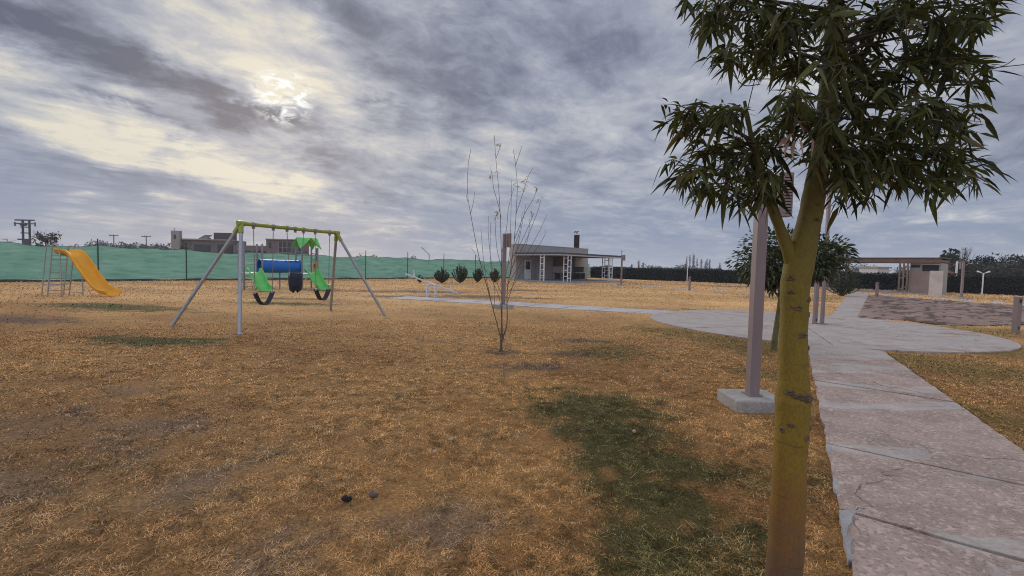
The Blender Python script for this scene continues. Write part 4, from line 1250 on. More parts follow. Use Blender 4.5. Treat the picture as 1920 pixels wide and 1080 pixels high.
# crown: boughs from the stem to clumps of twigs, each twig end hung with leaves
CL_ = [  # px, py, rx, ry, depth, twigs, bough root (stem px, py) or 'B' for the side branch
    (1290, 225, 52, 40, .0, 11, 'B'), (1262, 205, 26, 20, -.1, 5, 'B'), (1280, 320, 45, 32, -.12, 11, 'B'), (1340, 285, 60, 45, .1, 17, 'B'), (1372, 225, 45, 40, -.15, 10, 'B'), (1400, 300, 50, 45, .15, 15, 'B'), (1395, 362, 40, 40, -.1, 11, 'B'), (1335, 340, 45, 28, .0, 9, 'B'), (1440, 262, 40, 38, .2, 11, 'B'), (1455, 330, 34, 32, -.15, 6, 'B'),
    (1330, 25, 48, 38, .1, 13, (1566, 40)), (1300, -20, 45, 40, -.1, 9, (1566, 20)), (1400, 20, 55, 45, .0, 16, (1566, 40)), (1365, 100, 50, 26, -.15, 11, (1560, 110)), (1440, 80, 55, 42, .1, 18, (1560, 110)), (1480, 30, 50, 45, -.2, 14, (1566, 50)), (1500, 120, 45, 35, .25, 12, (1555, 170)), (1420, 125, 40, 20, .1, 7, (1555, 150)),
    (1500, 190, 42, 36, -.25, 12, (1550, 220)), (1480, 240, 35, 35, .1, 10, (1545, 250)), (1560, 260, 40, 45, -.2, 9, (1545, 240)), (1580, 310, 36, 40, -.15, 10, (1545, 260)), (1510, 300, 25, 25, .25, 3, (1545, 260)),
    (1545, 225, 28, 40, -.24, 9, (1548, 240)), (1548, 120, 26, 50, -.24, 8, (1558, 130)), (1560, 20, 30, 40, -.25, 8, (1566, 40)), (1552, 300, 26, 26, -.2, 7, (1546, 300)),
    (1600, 200, 60, 60, .2, 17, (1550, 200)), (1600, 110, 55, 55, .12, 15, (1560, 110)), (1560, 40, 50, 50, .22, 10, (1565, 30)), (1650, 60, 65, 55, .1, 17, (1560, 110)), (1660, 150, 60, 50, -.1, 17, (1555, 170)), (1680, 240, 65, 55, .15, 18, (1548, 220)), (1630, 300, 58, 45, -.1, 17, (1545, 260)), (1640, 350, 50, 32, .1, 11, (1540, 280)), (1585, 360, 36, 32, .2, 8, (1540, 280)),
    (1720, 320, 60, 38, -.1, 16, (1545, 260)), (1790, 300, 55, 42, .0, 15, (1545, 250)), (1830, 330, 36, 24, .1, 7, (1545, 250)), (1760, 350, 50, 22, .05, 8, (1545, 260)), (1750, 210, 60, 50, -.15, 16, (1550, 200)), (1810, 230, 42, 45, .1, 11, (1550, 200)), (1820, 150, 50, 42, -.05, 12, (1555, 170)), (1745, 110, 60, 50, .2, 16, (1558, 140)), (1730, 30, 60, 50, -.15, 16, (1562, 80)), (1800, 60, 55, 50, .1, 15, (1560, 100)), (1850, 30, 45, 40, -.1, 11, (1562, 80)), (1870, 5, 30, 26, 0, 5, (1562, 60)),
    (1500, -70, 70, 50, .1, 12, (1570, -40)), (1600, -70, 70, 50, -.2, 13, (1570, -40)), (1700, -60, 70, 50, .2, 13, (1570, -20)), (1800, -60, 60, 50, -.1, 10, (1570, -20)), (1400, -70, 60, 50, -.1, 8, (1570, -20)), (1560, -180, 90, 70, .1, 12, (1580, -120)), (1680, -170, 80, 60, -.15, 9, (1580, -110)), (1460, -180, 70, 60, .15, 8, (1580, -110)), (1600, -290, 80, 60, 0, 9, (1590, -230))]
lp, ld, ll = [], [], []
bough_mb = MB(); twig_mb = MB(); R2 = random.Random(5)
groups_ = {}
for c in CL_:
    px, py, rx, ry, dz, n, root = c
    end = at(px, py, TD + dz)
    if root == 'B': st = min(P2_, key=lambda q: (q - at(px + (1420 - px) * .8, py + 60, TD)).length)
    else: st = min(stemP, key=lambda q: (q - at(root[0], root[1], TD)).length)
    L0 = (end - st).length
    midp = st.lerp(end, .5) + Vector((0, 0, L0 * .03)) + Vector((R2.gauss(0, .03), R2.gauss(0, .03), 0))
    bp_ = catmull([st, midp, end], 8); r0 = .0055 + .006 * L0
    bough_mb.tube(bp_, [r0 * (1 - .78 * i / (len(bp_) - 1)) for i in range(len(bp_))], 7)
    for k in range(max(2, int(n * .86))):
        a = R2.uniform(0, 2 * PI); q = math.sqrt(R2.random())
        e = at(px + rx * q * math.cos(a), py + ry * q * math.sin(a), TD + dz + R2.gauss(0, .13))
        o_ = bp_[R2.randint(len(bp_) * 5 // 10, len(bp_) - 1)]
        if (e - o_).length < .05: e = e + Vector((R2.uniform(-.1, .1), R2.uniform(-.1, .1), .05))
        mm = o_.lerp(e, .55) + Vector((R2.gauss(0, .02), R2.gauss(0, .02), R2.uniform(-.02, .05)))
        tw = catmull([o_, mm, e], 5)
        twig_mb.tube(tw, [.0032 - .0019 * i / (len(tw) - 1) for i in range(len(tw))], 4, False)
        td = (tw[-1] - tw[-3]).normalized(); nl = R2.randint(9, 15)
        for j in range(nl):
            f = 1 - .8 * (j / nl) ** 1.3; ii = min(len(tw) - 1, int(f * (len(tw) - 1)))
            a = R2.uniform(0, 2 * PI); rad_ = Vector((math.cos(a), math.sin(a), R2.uniform(-.3, .55)))
            d = td * R2.uniform(.1, 1.0) + rad_ * .8 + Vector((0, 0, R2.uniform(-.75, .15)))
            lp.append(tw[ii] + Vector((R2.gauss(0, .006), R2.gauss(0, .006), R2.gauss(0, .006)))); ld.append(d); ll.append(R2.uniform(.045, .120))
# bare twigs that stick out of the crown
for a, m, e in (((1790, 140), (1860, 128), (1922, 121)), ((1860, 130), (1885, 122), (1903, 110)), ((1400, 150), (1440, 148), (1500, 150)), ((1420, 130), (1405, 190), (1398, 225)), ((1375, 140), (1395, 160), (1425, 158)), ((1268, 230), (1300, 240), (1330, 245))):
    twig_mb.tube(catmull([at(*a, TD), at(*m, TD - .03), at(*e, TD + .02)], 6), .0022, 5)
bough_mb.build('boughs', m_twig, FT, True, True); twig_mb.build('twigs', m_twig, FT, False, True)
n = len(lp); ll = np.array(ll)
leaves('crown', m_leafbig, FT, lp, ld, ll, ll * rng.uniform(.12, .24, n), rng.uniform(.05, .7, n), leafcol(n, (.060, .064, .020), .40, .07))
# a few dead leaves
dp, dd, dl = [], [], []
for (px, py, dx, dy, dz, l) in ((1492, 222, .3, 0, -.4, .10), (1500, 230, .6, -.2, .1, .07), (1488, 250, -.6, -.2, -.6, .12), (1490, 262, -.2, -.3, -1, .11), (1482, 262, -.35, 0, -1, .10), (1522, 258, -.1, -.2, -1, .10), (1520, 260, .25, -.2, -1, .08), (1497, 258, .15, -.3, -1, .1), (1478, 258, -.8, 0, -.5, .08)):
    dp.append(at(px, py, TD - .38)); dd.append((dx, dy, dz)); dl.append(l * .62)
dl = np.array(dl)
m_dead = mat('dead_leaf', (.34, .20, .145), .8, .25, 14, bump=.3)
leaves('dead_leaves', m_dead, FT, dp, dd, dl, dl * .42, .25, np.ones((len(dl), 3)))
mb = MB(); mb.tube(catmull([at(1550, 180, TD), at(1520, 195, TD - .3), at(1492, 222, TD - .38)], 6), .003, 5); mb.tube([at(1492, 222, TD - .38), at(1486, 262, TD - .38)], .002, 5); mb.tube([at(1495, 224, TD - .38), at(1522, 258, TD - .38)], .002, 5); mb.build('dead_twig', m_twig, FT, True, True)

# ------------------------------------------------------------------ smaller trees and shrubs
m_leaf = translucent(mat('leaf_green', (.95, .95, .95), .55, .0, 5, spec=.35, attr=True, col2=(1.05, 1.05, 1.)), .15, (1.1, 1.2, .5))
m_trunk2 = mat('dark_bark', (.10, .075, .05), .9, .3, 9, bump=.5)


def cloud_pts(n, c, rad, lobes=7, seed=0, shell=.55):
    """points in an uneven crown made of several overlapping lobes"""
    g = np.random.default_rng(seed); c = np.array(c); rad = np.array(rad)
    lc = g.normal(size=(lobes, 3)); lc = norm(lc) * g.uniform(.25, .68, (lobes, 1)); lr = g.uniform(.30, .55, lobes)
    k = g.integers(0, lobes, n); d = norm(g.normal(size=(n, 3))); r_ = g.random(n) ** shell
    pp = lc[k] + d * (r_ * lr[k])[:, None]
    return c + pp * rad, norm(d + .5 * norm(pp))


def tree(name, label, base, crown_c, rad, n, lsize, colr, trunk_r, group=None, lobes=8, seed=1, cat='tree', lean=(0, 0), simple=True, warm=.03, limbs=6, shell=.5, mt=None):
    t = thing(name, label, cat, base, 0, group)
    b = Vector(base); c = Vector(crown_c); mb = MB(); top = c + Vector((0, 0, rad[2] * .3))
    P = catmull([b - Vector((0, 0, .1)), b.lerp(top, .5) + Vector((lean[0], lean[1], 0)), top], 5)
    mb.tube(P, [trunk_r * (1.15 - .9 * i / (len(P) - 1)) for i in range(len(P))], 9); mb.build('trunk', mt or m_trunk2, t, True, True)
    g = random.Random(seed); mb = MB()
    for k in range(limbs):
        s = P[g.randint(len(P) // 2, len(P) - 2)]; a = 2 * PI * k / limbs + g.random()
        e = c + Vector((math.cos(a) * rad[0] * .7, math.sin(a) * rad[1] * .7, g.uniform(-.5, .6) * rad[2]))
        Q = catmull([s, s.lerp(e, .5) + Vector((0, 0, .1 * rad[2])), e], 4); mb.tube(Q, [trunk_r * .4 * (1 - .75 * i / (len(Q) - 1)) for i in range(len(Q))], 5)
    mb.build('limbs', mt or m_trunk2, t, True, True)
    p_, d_ = cloud_pts(n, c, rad, lobes, seed, shell)
    L_ = lsize * rng.uniform(.7, 1.3, n)
    leaves('crown', m_leaf, t, p_, d_ + np.array([0, 0, -.15]), L_, L_ * rng.uniform(.32, .5, n), rng.uniform(0, .5, n), leafcol(n, colr, .32, warm), simple)
    return t


b2 = gnd(1449, 656)
D2 = b2.y
t2c = at(1470, 486, D2 + .05)
tree('tree', 'second young bushy tree on a dark leaning trunk, standing behind the yellow trunk', b2, t2c, (1.28, 1.1, .78), 8200, .088, (.046, .058, .020), .058, lobes=20, seed=4, simple=False, limbs=9, warm=.06, lean=(.03, 0), mt=mat('olive_bark', (.12, .105, .04), .9, .3, 9, bump=.4))


def shrub(base, w, h, label, seed, group='upright shrubs before the netting', colr=(.050, .062, .026), n=2600, ls=.14, spiky=True, name='shrub'):
    t = thing(name, label, 'shrub', base, 0, group); g = np.random.default_rng(seed); b = Vector(base); mb = MB(); pos = []; dr = []
    ns = 26
    for k in range(ns):
        a = g.uniform(0, 2 * PI); q = math.sqrt(g.random()); e = b + Vector((math.cos(a) * w / 2 * q, math.sin(a) * w / 2 * q, h * (1 - .5 * q * q) * g.uniform(.8, 1.0)))
        P = catmull([b, b.lerp(e, .45) + Vector((math.cos(a), math.sin(a), 0)) * w * .10 * q, e], 5)
        mb.tube(P, [.018 - .013 * i / (len(P) - 1) for i in range(len(P))], 5)
        m = n // ns
        for j in range(m):
            f = .18 + .82 * (j + g.random()) / m; i = min(len(P) - 2, int(f * (len(P) - 1))); c = P[i].lerp(P[i + 1], g.random())
            d = (P[i + 1] - P[i]).normalized(); aa = g.uniform(0, 2 * PI); d = d * (1.2 if spiky else .5) + Vector((math.cos(aa), math.sin(aa), g.uniform(-.2, .4))) * .8
            pos.append(c); dr.append(d)
    mb.build('stems', m_twig, t, True, True); k = len(pos)
    L_ = ls * g.uniform(.7, 1.3, k)
    leaves('foliage', m_leaf, t, pos, dr, L_, L_ * .3, .15, leafcol(k, colr, .35, .08), True)
    return t


shrub(gnd(828.5, 531), 1.25, 1.42, 'leftmost of the four larger upright green shrubs before the netting', 1)
shrub(gnd(863, 531), 1.45, 1.68, 'widest and tallest green shrub in the row before the netting', 2)
shrub(gnd(895, 530), 1.0, 1.42, 'slim green shrub just left of the bare sapling, before the netting', 3)
shrub(gnd(928, 530), 1.05, 1.30, 'green shrub half hidden behind the lamp post by the sapling', 4)
shrub(gnd(787, 530.5), .5, .70, 'smallest shrub of the row, beside the seesaw seat', 5, n=240)
shrub(gnd(1578, 555.5), 2.5, 1.95, 'big round dark bush beside the path to the pergola', 6, group=None, n=3800, ls=.13, spiky=False, colr=(.032, .042, .014))

# bare sapling
bs = gnd(940, 660); SD = bs.y
SP = thing('sapling', 'leafless slender sapling with three long stems and a few pale leaves', 'sapling', bs)
m_sap = mat('sapling_bark', (.12, .085, .062), .85, .25, 20)


def C(x, y): return (860 + x * .3982, 250 + y * .3982)


stems = [([(200, 1025), (200, 985), (196, 955), (160, 820), (125, 690), (95, 580), (60, 400), (42, 280), (45, 150), (58, 75)], 8.5), ([(201, 980), (203, 900), (203, 700), (198, 450), (190, 280), (175, 120), (168, 10)], 7.5), ([(203, 975), (212, 950), (228, 890), (228, 750), (245, 640), (262, 500), (272, 350), (276, 250), (268, 150), (258, 80)], 8.0)]
subs = [((245, 640), (310, 520), (352, 420), (378, 350), (386, 310)), ((262, 500), (310, 380), (345, 320), (360, 290), (368, 250)), ((270, 380), (300, 290), (325, 210), (348, 165)), ((268, 150), (285, 100), (298, 60)),
        ((200, 400), (185, 330), (165, 260), (158, 200), (150, 160)), ((215, 700), (240, 560), (246, 380), (250, 220)), ((232, 620), (290, 520), (345, 400), (350, 370)), ((55, 380), (68, 330), (76, 275)), ((42, 320), (36, 290)),
        ((225, 720), (300, 600), (370, 480), (415, 385)), ((203, 640), (180, 540), (172, 420), (178, 380)), ((150, 780), (120, 620), (105, 450)), ((203, 760), (160, 640), (140, 480), (140, 390)), ((230, 760), (330, 600), (400, 490), (408, 455)), ((203, 560), (225, 450), (235, 350), (262, 250)), ((165, 830), (170, 740), (150, 600), (150, 420)), ((228, 800), (280, 640), (325, 500), (335, 400)), ((203, 880), (180, 740), (60, 540)), ((175, 120), (190, 80), (198, 45)), ((236, 690), (272, 560), (300, 420), (318, 330)), ((258, 540), (285, 470), (300, 370))]
g = random.Random(3)
for k, (pts, w) in enumerate(stems):
    w *= .38; P = catmull([at(*C(*q), SD + (0 if i < 3 else [-.12, .12, 0][k] * (i / len(pts)))) for i, q in enumerate(pts)], 5); mb = MB()
    mb.tube(P, [max(.0036, w * .5 * SD / F * (1 - .9 * (i / (len(P) - 1)) ** .6)) * (1 + 1.3 * max(0, 1 - i / 9)) for i in range(len(P))], 7); mb.build('stem', m_sap, SP, True, True)
mb = MB()
for s in subs:
    dz = g.uniform(-.25, .25); P = catmull([at(*C(*q), SD + dz * i / len(s)) for i, q in enumerate(s)], 5)
    mb.tube(P, [.0050 - .0022 * i / (len(P) - 1) for i in range(len(P))], 5)
mb.build('twigs', m_sap, SP, True, True)
pos, dr = [], []
for (x, y, n_) in ((180, 375, 13), (155, 205, 6), (368, 255, 9), (376, 308, 6), (346, 372, 7), (312, 240, 7), (270, 245, 6), (192, 55, 5), (190, 185, 3), (300, 270, 3), (175, 400, 5), (316, 215, 4)):
    for j in range(n_):
        pos.append(at(*C(x + g.gauss(0, 5), y + g.gauss(0, 9)), SD + g.gauss(0, .04))); dr.append((g.uniform(-1, 1), g.uniform(-1, 1), g.uniform(-1, .9)))
leaves('leaves', mat('pale_leaf', (.46, .41, .24), .7, .2, 20), SP, pos, dr, .075, .02, .3, np.ones((len(pos), 3)), False)

# ------------------------------------------------------------------ hedge along the far boundary
HG = thing('hedge', 'long dark clipped hedge along the far right boundary', 'hedge', h0)
hA = corner + hd * .4; hl = 78.
nh = 46000; t_ = rng.random(nh) * hl; hn = Vector((-hd.y, hd.x, 0)); hh_ = 1.68 + .16 * (fbm(t_ * .35, t_ * 0, 4) - .5) * 2 + .08 * np.sin(t_ * .5)
side_ = rng.random(nh); zf = np.where(side_ < .72, rng.random(nh), .97 + rng.normal(0, .03, nh)); off_ = np.where(side_ < .72, -.5 + np.abs(rng.normal(0, .10, nh)), rng.uniform(-.5, .5, nh)) + .16 * (fbm(t_ * 1.1, zf * 3, 3) - .5)
PP = np.array(hA)[None] + np.array(hd)[None] * t_[:, None] + np.array(hn)[None] * off_[:, None] * np.array(1.0); PP[:, 2] = hh_ * zf
DD = np.array(hn)[None] * np.where(side_ < .72, -1, 0)[:, None] + rng.normal(0, .6, (nh, 3)) + np.array([0, 0, .3])
red = sstep(.5, .75, fbm(t_ * .12 + 5, t_ * 0 + 2, 3))[:, None]
hc = leafcol(nh, (.024, .028, .014), .4) * (1 - .5 * red) + leafcol(nh, (.04, .02, .014), .4) * .5 * red
mb = MB(); mb.obox(hA - hn * .36 + Vector((0, 0, -.1)), hd * hl, hn * .8, Vector((0, 0, 1.62))); mb.build('woody_core', mat('hedge_core', (.016, .017, .011), 1, .3, 3), HG, False, True)
leaves('foliage', m_leaf, HG, PP, DD, .16, .08, .2, hc, True)
for px, h, lab in ((1288, 1.9, 'thin white pole standing against the dark hedge left of the far bollard'),):
    q = gnd(px, 530, 0); t = thing('pole', lab, 'pole', q); mb = MB(); mb.tube([(0, 0, -.1), (0, 0, h)], .05, 8); mb.build('shaft', m_white, t, True); mb = MB(); mb.ball((0, 0, h), .055, .055, .03, 8, 4); mb.build('cap', m_white, t, True)
q = gnd(1841, 553.5, 0)
t = thing('street_lamp', 'white double-headed lamp before the hedge on the right', 'street lamp', q)
mb = MB(); mb.tube([(0, 0, -.1), (0, 0, 1.85)], .045, 8); mb.build('pole', m_white, t, True)
for s_ in (-1, 1):
    mb = MB(); mb.tube([(0, 0, 1.8), (.26 * s_, 0, 1.9)], .02, 6); mb.build('arm', m_white, t, True); mb = MB(); mb.tube([(.2 * s_, 0, 1.88), (.5 * s_, 0, 1.98)], [.05, .07], 8); mb.build('lamp_head', m_white, t, True)

# ------------------------------------------------------------------ beyond the boundary


def base_at(px, Y):
    q = at(px, 500, Y); return Vector((q.x, q.y, 0))


m_con1 = mat('house_render', (.150, .128, .122), .9, .12, .6, dirt=.2); m_con2 = mat('house_pale_render', (.27, .25, .225), .9, .1, .8, dirt=.2); m_glass = mat('house_glass', (.03, .03, .035), .25, .2, .6, spec=.5)
# house with the tower: built facing the fence
HY = 70.


def zat(py, px, Y): return at(px, py, Y).z


def xat(px, Y): return at(px, 480, Y).x


HA = thing('house', 'low modern house with a pale water tower and long dark window bands behind the netting', 'house', base_at(400, HY))
HA_ = HA


def hbox(name, px0, px1, pt, depth, m, parent, y=HY, z0=-.1, py_b=None):
    a, b = xat(px0, y), xat(px1, y); zt = zat(pt, (px0 + px1) / 2, y); zb = z0 if py_b is None else zat(py_b, (px0 + px1) / 2, y)
    mb = MB(); mb.box((a, y, zb), (b, y + depth, zt)); return mb.build(name, m, parent, False, True)


hbox('tower', 321, 337, 432.5, .55, m_con2, HA, HY - .6)
hbox('tower_window', 326, 329, 440, .1, m_glass, HA, HY - .68, py_b=448)
hbox('wall', 337, 437, 449.5, 3.5, m_con1, HA)
hbox('upper_block', 401, 434, 436.5, 1.4, mat('house_dark_render', (.085, .075, .072), .9, .12, .6), HA, HY + .5, z0=4.2)
for a, b in ((364, 394), (408, 436)): hbox('window_band', a, b, 458.5, .05, m_glass, HA, HY - .06, py_b=474)
hbox('roof_edge', 336, 438, 448, .5, m_con2, HA, HY - .3, py_b=450.3)
hbox('side_wing', 437.2, 512, 460.5, 4, m_con1, HA, HY - .2)
for a, b in ((444, 470), (476, 506)): hbox('window_band', a, b, 470.0, .05, m_glass, HA, HY - .26, py_b=480)
o = hbox('water_heater', 376, 390, 445.0, .8, m_con2, HA, HY + .8, py_b=448)
mb = MB(); x0 = xat(374, HY + 1.4); z0 = zat(449, 380, HY + 1.4); mb.add([(x0, HY + .9, z0), (x0 + 1.2, HY + .9, z0), (x0 + 1.5, HY + 2.2, z0 + .75), (x0 + .3, HY + 2.2, z0 + .75)], [(0, 1, 2, 3)]); oo = mb.build('solar_panel', m_glass, HA, False, True); oo.modifiers.new('thick', 'SOLIDIFY').thickness = .06
mb = MB(); mb.tube([(xat(328, HY), HY, zat(434, 328, HY)), (xat(328, HY), HY, zat(427, 328, HY))], .03, 5); mb.build('antenna', m_con1, HA, False, True)
HB = thing('house', 'grey block house with tall panes behind the swing frame and netting', 'house', base_at(535, 66))
hbox('wall', 499, 570, 449.5, 1.6, m_con1, HB, 66.)
hbox('roof_edge', 497, 571, 448, 2.0, m_con2, HB, 65.8, py_b=449.7)
w = hbox('window', 522, 546, 454, .06, m_glass, HB, 65.93, py_b=474)
for px in (522.5, 530, 538, 545.5): hbox('mullion', px - .4, px + .4, 454, .08, m_con2, w, 65.83, py_b=474)
hbox('mullion', 522, 546, 464.2, .07, m_con2, w, 65.80, py_b=465)
hbox('window', 504, 508, 455, .06, m_glass, HB, 65.93, py_b=465)
hbox('window', 560, 566, 458, .06, m_glass, HB, 65.93, py_b=470)
hbox('awning', 520, 548, 473.6, 1.0, m_con2, HB, 64.9, py_b=475.2)

# electric structure of two masts and crossarms
m_line = mat('weathered_pole', (.07, .06, .06), .9, .2, 2)
q = base_at(49, 100); TW = thing('power_structure', 'two-legged power pole structure with crossarms rising behind the netting at far left', 'power pole', q)
xs = (xat(44.5, 100) - q.x, xat(57, 100) - q.x); zt = zat(413, 50, 100)
for x in xs: mb = MB(); mb.tube([(x, 0, -.1), (x, 0, zt)], .2, 8); mb.build('mast', m_line, TW, True)
for pyy, w0, w1, th in ((413, 31.5, 69, .28), (419.5, 30, 69, .22), (426, 42, 59, .22), (437, 42, 60, .22), (449, 36, 62, .3), (455, 44, 59, 1.1)):
    mb = MB(); mb.box((xat(w0, 100) - q.x, -.26, zat(pyy, 50, 100) - th / 2), (xat(w1, 100) - q.x, -.205, zat(pyy, 50, 100) + th / 2)); mb.build('crossarm', m_line, TW)
for px in (31, 68.5): mb = MB(); z = zat(420, 50, 100); mb.tube([(xat(px, 100) - q.x, -.1, z - .5), (xat(px, 100) - q.x, -.1, z + .4)], .12, 6); mb.build('insulator', m_line, TW, True)
mb = MB(); mb.tube([(xat(46, 100) - q.x, -.5, zat(421, 50, 100)), (xat(55, 100) - q.x, -.5, zat(421, 50, 100))], .35, 8); mb.build('switch', m_line, TW, True)
for px, pt, lab in ((214.5, 441.5, 'left T-shaped utility pole against the hazy treeline'), (275, 443.5, 'right T-shaped utility pole against the hazy treeline')):
    q = base_at(px, 150); t = thing('utility_pole', lab, 'utility pole', q, 0, 'distant utility poles'); z = zat(pt, px, 150)
    mb = MB(); mb.tube([(0, 0, -.1), (0, 0, z + .3)], .14, 7); mb.build('mast', m_line, t, True)
    mb = MB(); mb.box((-1.5, -.08, z - .14), (1.5, .08, z + .08)); mb.build('crossarm', m_line, t)
    for x in (-1.4, -.6, 1.4): mb = MB(); mb.tube([(x, 0, z + .08), (x, 0, z + .4)], .06, 6); mb.build('insulator', m_line, t, True)
q = base_at(804.5, 62); t = thing('street_lamp', 'thin tilted-arm lamp behind the netting above the seesaw', 'street lamp', q); z = zat(477, 804, 62)
mb = MB(); mb.tube([(0, 0, -.1), (0, 0, z)], .05, 7); mb.build('pole', m_greysteel, t, True)
mb = MB(); mb.tube([(0, 0, z - .02), (-.85, 0, z + .75)], .05, 7); mb.build('arm', m_greysteel, t, True)
mb = MB(); mb.obox((-.86, -.14, z + .70), (-.22, 0, .19), (0, .28, 0), (.04, 0, .08)); mb.build('lamp_head', m_greysteel, t)

# far trees
FARG = 'hazy trees of the far treeline'
gt = random.Random(9)
far = [(168, 453, 180, 5.5), (181, 449, 170, 6), (195, 450, 185, 6), (206, 452, 175, 5), (226, 456, 190, 6), (244, 455, 200, 7), (262, 457, 185, 6), (284, 456, 190, 6), (303, 456, 180, 6), (318, 454, 170, 5), (238, 458, 170, 5), (272, 459, 170, 5)]
flab = ['leftmost hazy round tree of the far treeline, above the yellow slide', 'tallest hazy tree left of the T-shaped poles', 'hazy tree just right of the tall netting post', 'hazy tree touching the left T-shaped pole', 'low hazy tree right of the left T-shaped pole', 'wide hazy tree midway between the T-shaped poles', 'hazy tree just left of the right T-shaped pole', 'hazy tree just right of the right T-shaped pole', 'hazy tree next to the pale water tower, left', 'hazy tree hard against the pale water tower', 'small low hazy tree before the treeline, between the poles, left one', 'small low hazy tree before the treeline, between the poles, right one']
for i, ((px, pt, Y, w), lab) in enumerate(zip(far, flab)):
    q = base_at(px, Y); zt = zat(pt, px, Y)
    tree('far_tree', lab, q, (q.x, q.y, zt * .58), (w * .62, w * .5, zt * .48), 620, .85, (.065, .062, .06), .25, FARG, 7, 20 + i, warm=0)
for px, pt, Y, w, lab, s_ in ((325, 461, 60, 2.2, 'dark bush before the tower house, behind the netting', 3), (348, 455, 64, 1.8, 'dark thin tree in front of the low house wall', 4), (340, 466, 58, 2.4, 'low dark bush at the netting before the house', 8)):
    q = base_at(px, Y); zt = zat(pt, px, Y); tree('tree', lab, q, (q.x, q.y, zt * .6), (w * .6, w * .6, zt * .45), 500, .3, (.04, .042, .024), .08, None, 6, s_)
for px, pt, Y, lab, s_, w in ((678, 474, 60, 'small leafy tree top behind the netting, left of its post', 5, 1.6), (699, 476, 62, 'small leafy tree top behind the netting, right of the post', 6, 1.5), (757, 479, 66, 'sparse small tree behind the netting left of the seesaw', 7, 1.4), (776, 479.5, 66, 'sparse tree top beside the netting post above the seesaw', 9, 1.2), (560, 468, 58, 'green bush behind the netting below the grey block house', 12, 2.2)):
    q = base_at(px, Y); zt = zat(pt, px, Y); tree('tree', lab, q, (q.x, q.y, zt * .72), (w * .6, w * .6, zt * .3), 260, .22, (.045, .052, .026), .05, None, 6, s_)


def bare_tree(base, h, w, label, seed, group=None, n=60, up=.8, name='bare_tree', lv=0, m=None, tr=.12, leafc=None):
    t = thing(name, label, 'tree', base, 0, group); g = random.Random(seed); b = Vector(base); m = m or m_twig
    mb = MB(); top = b + Vector((g.uniform(-.1, .1) * w, 0, h)); P = catmull([b - Vector((0, 0, .1)), b.lerp(top, .5), top], 6); mb.tube(P, [tr * (1 - .85 * i / (len(P) - 1)) for i in range(len(P))], 7); mb.build('trunk', m, t, True, True)
    mb = MB(); tips = []
    for k in range(n):
        f = g.uniform(.18, .95); s = P[int(f * (len(P) - 1))]; a = g.uniform(0, 2 * PI); l = w * .5 * (1.1 - .7 * f) * g.uniform(.5, 1.1)
        e = s + Vector((math.cos(a) * l, math.sin(a) * l, l * up * g.uniform(1., 3.) if up > .5 else l * g.uniform(.3, 1.)))
        if e.z > b.z + h * 1.02: e.z = b.z + h * g.uniform(.9, 1.02)
        Q = catmull([s, s.lerp(e, .4) + Vector((math.cos(a) * l * .15, math.sin(a) * l * .15, 0)), e], 3); mb.tube(Q, [tr * .3 * (1 - .7 * i / (len(Q) - 1)) for i in range(len(Q))], 4, False); tips.append(e); tips.append(Q[-2]); tips.append(Q[-3])
    mb.build('branches', m, t, False, True)
    if lv:
        pos = [q + Vector((g.gauss(0, w * .05), g.gauss(0, w * .05), g.gauss(0, w * .04))) for q in tips for _ in range(lv)]
        leaves('leaves', m_leaf, t, pos, [(g.gauss(0, 1), g.gauss(0, 1), g.gauss(0, 1)) for _ in pos], .32, .18, .2, leafcol(len(pos), leafc or (.05, .045, .03), .3), True)
    return t


m_fartwig = mat('far_twigs', (.15, .125, .115), .95, .2, 3)
q = base_at(92, 60); bare_tree(q, zat(438, 92, 60), 4.2, 'sparse spreading tree right of the two-legged power pole', 3, None, 60, .3, lv=4, tr=.09)
q = base_at(18, 75); bare_tree(q, zat(446, 18, 75), 5, 'pale bare tree at the far left edge beyond the netting', 13, None, 60, .3, m=m_fartwig, tr=.07)
# poplars beyond the hedge
pops = [(1287, 478.5, 150), (1293, 478, 150), (1299, 475, 150), (1301.5, 476, 155), (1307, 484, 150), (1315, 485, 150), (1322, 490, 150), (1325.5, 485, 150), (1330, 485.5, 150), (1350, 492, 150), (1197, 487, 160), (1206, 492, 160), (1184, 495, 160)]
plab = ['leftmost bare poplar of the tall cluster beyond the hedge', 'second bare poplar from the left in the tall cluster', 'tallest bare poplar of the cluster beyond the hedge', 'bare poplar touching the tallest one on its right', 'bare poplar in the gap just right of the tall cluster', 'lone middle poplar right of the tall cluster', 'shortest bare poplar right of the tall cluster', 'left poplar of the thin far right pair', 'right poplar of the thin far right pair', 'faint poplar at the edge of the bushy tree crown', 'bare poplar beyond the hedge right of the shelter, tallest there', 'thin poplar just right of the tallest near the shelter', 'faint thin poplar nearest the shelter lamp post']
for i, ((px, pt, Y), lab) in enumerate(zip(pops, plab)):
    q = base_at(px, Y); bare_tree(q, zat(pt, px, Y), 1.5, lab, 40 + i, 'bare poplars beyond the hedge', 70, .9, 'poplar_tree', m=m_fartwig, tr=.16)
for i, (px, pt, Y, w, lab) in enumerate(((1220, 497, 100, 5, 'round dark tree top behind the hedge right of the shelter'), (1280, 495, 110, 5, 'dark tree below the poplar cluster'), (1345, 499, 100, 2, 'small dark treetop right of the poplars'), (1248, 500, 160, 9, 'wide low hazy treetop between shelter and poplars'), (1330, 501, 120, 5, 'low treetop under the thin poplars'), (1180, 501, 110, 5, 'low dark tree over the hedge end near the shelter'))):
    q = base_at(px, Y); zt = zat(pt, px, Y); tree('tree', lab, q, (q.x, q.y, zt * .6), (w * .6, w * .5, zt * .44), 420, .4, (.05, .05, .034), .12, None, 6, 60 + i)
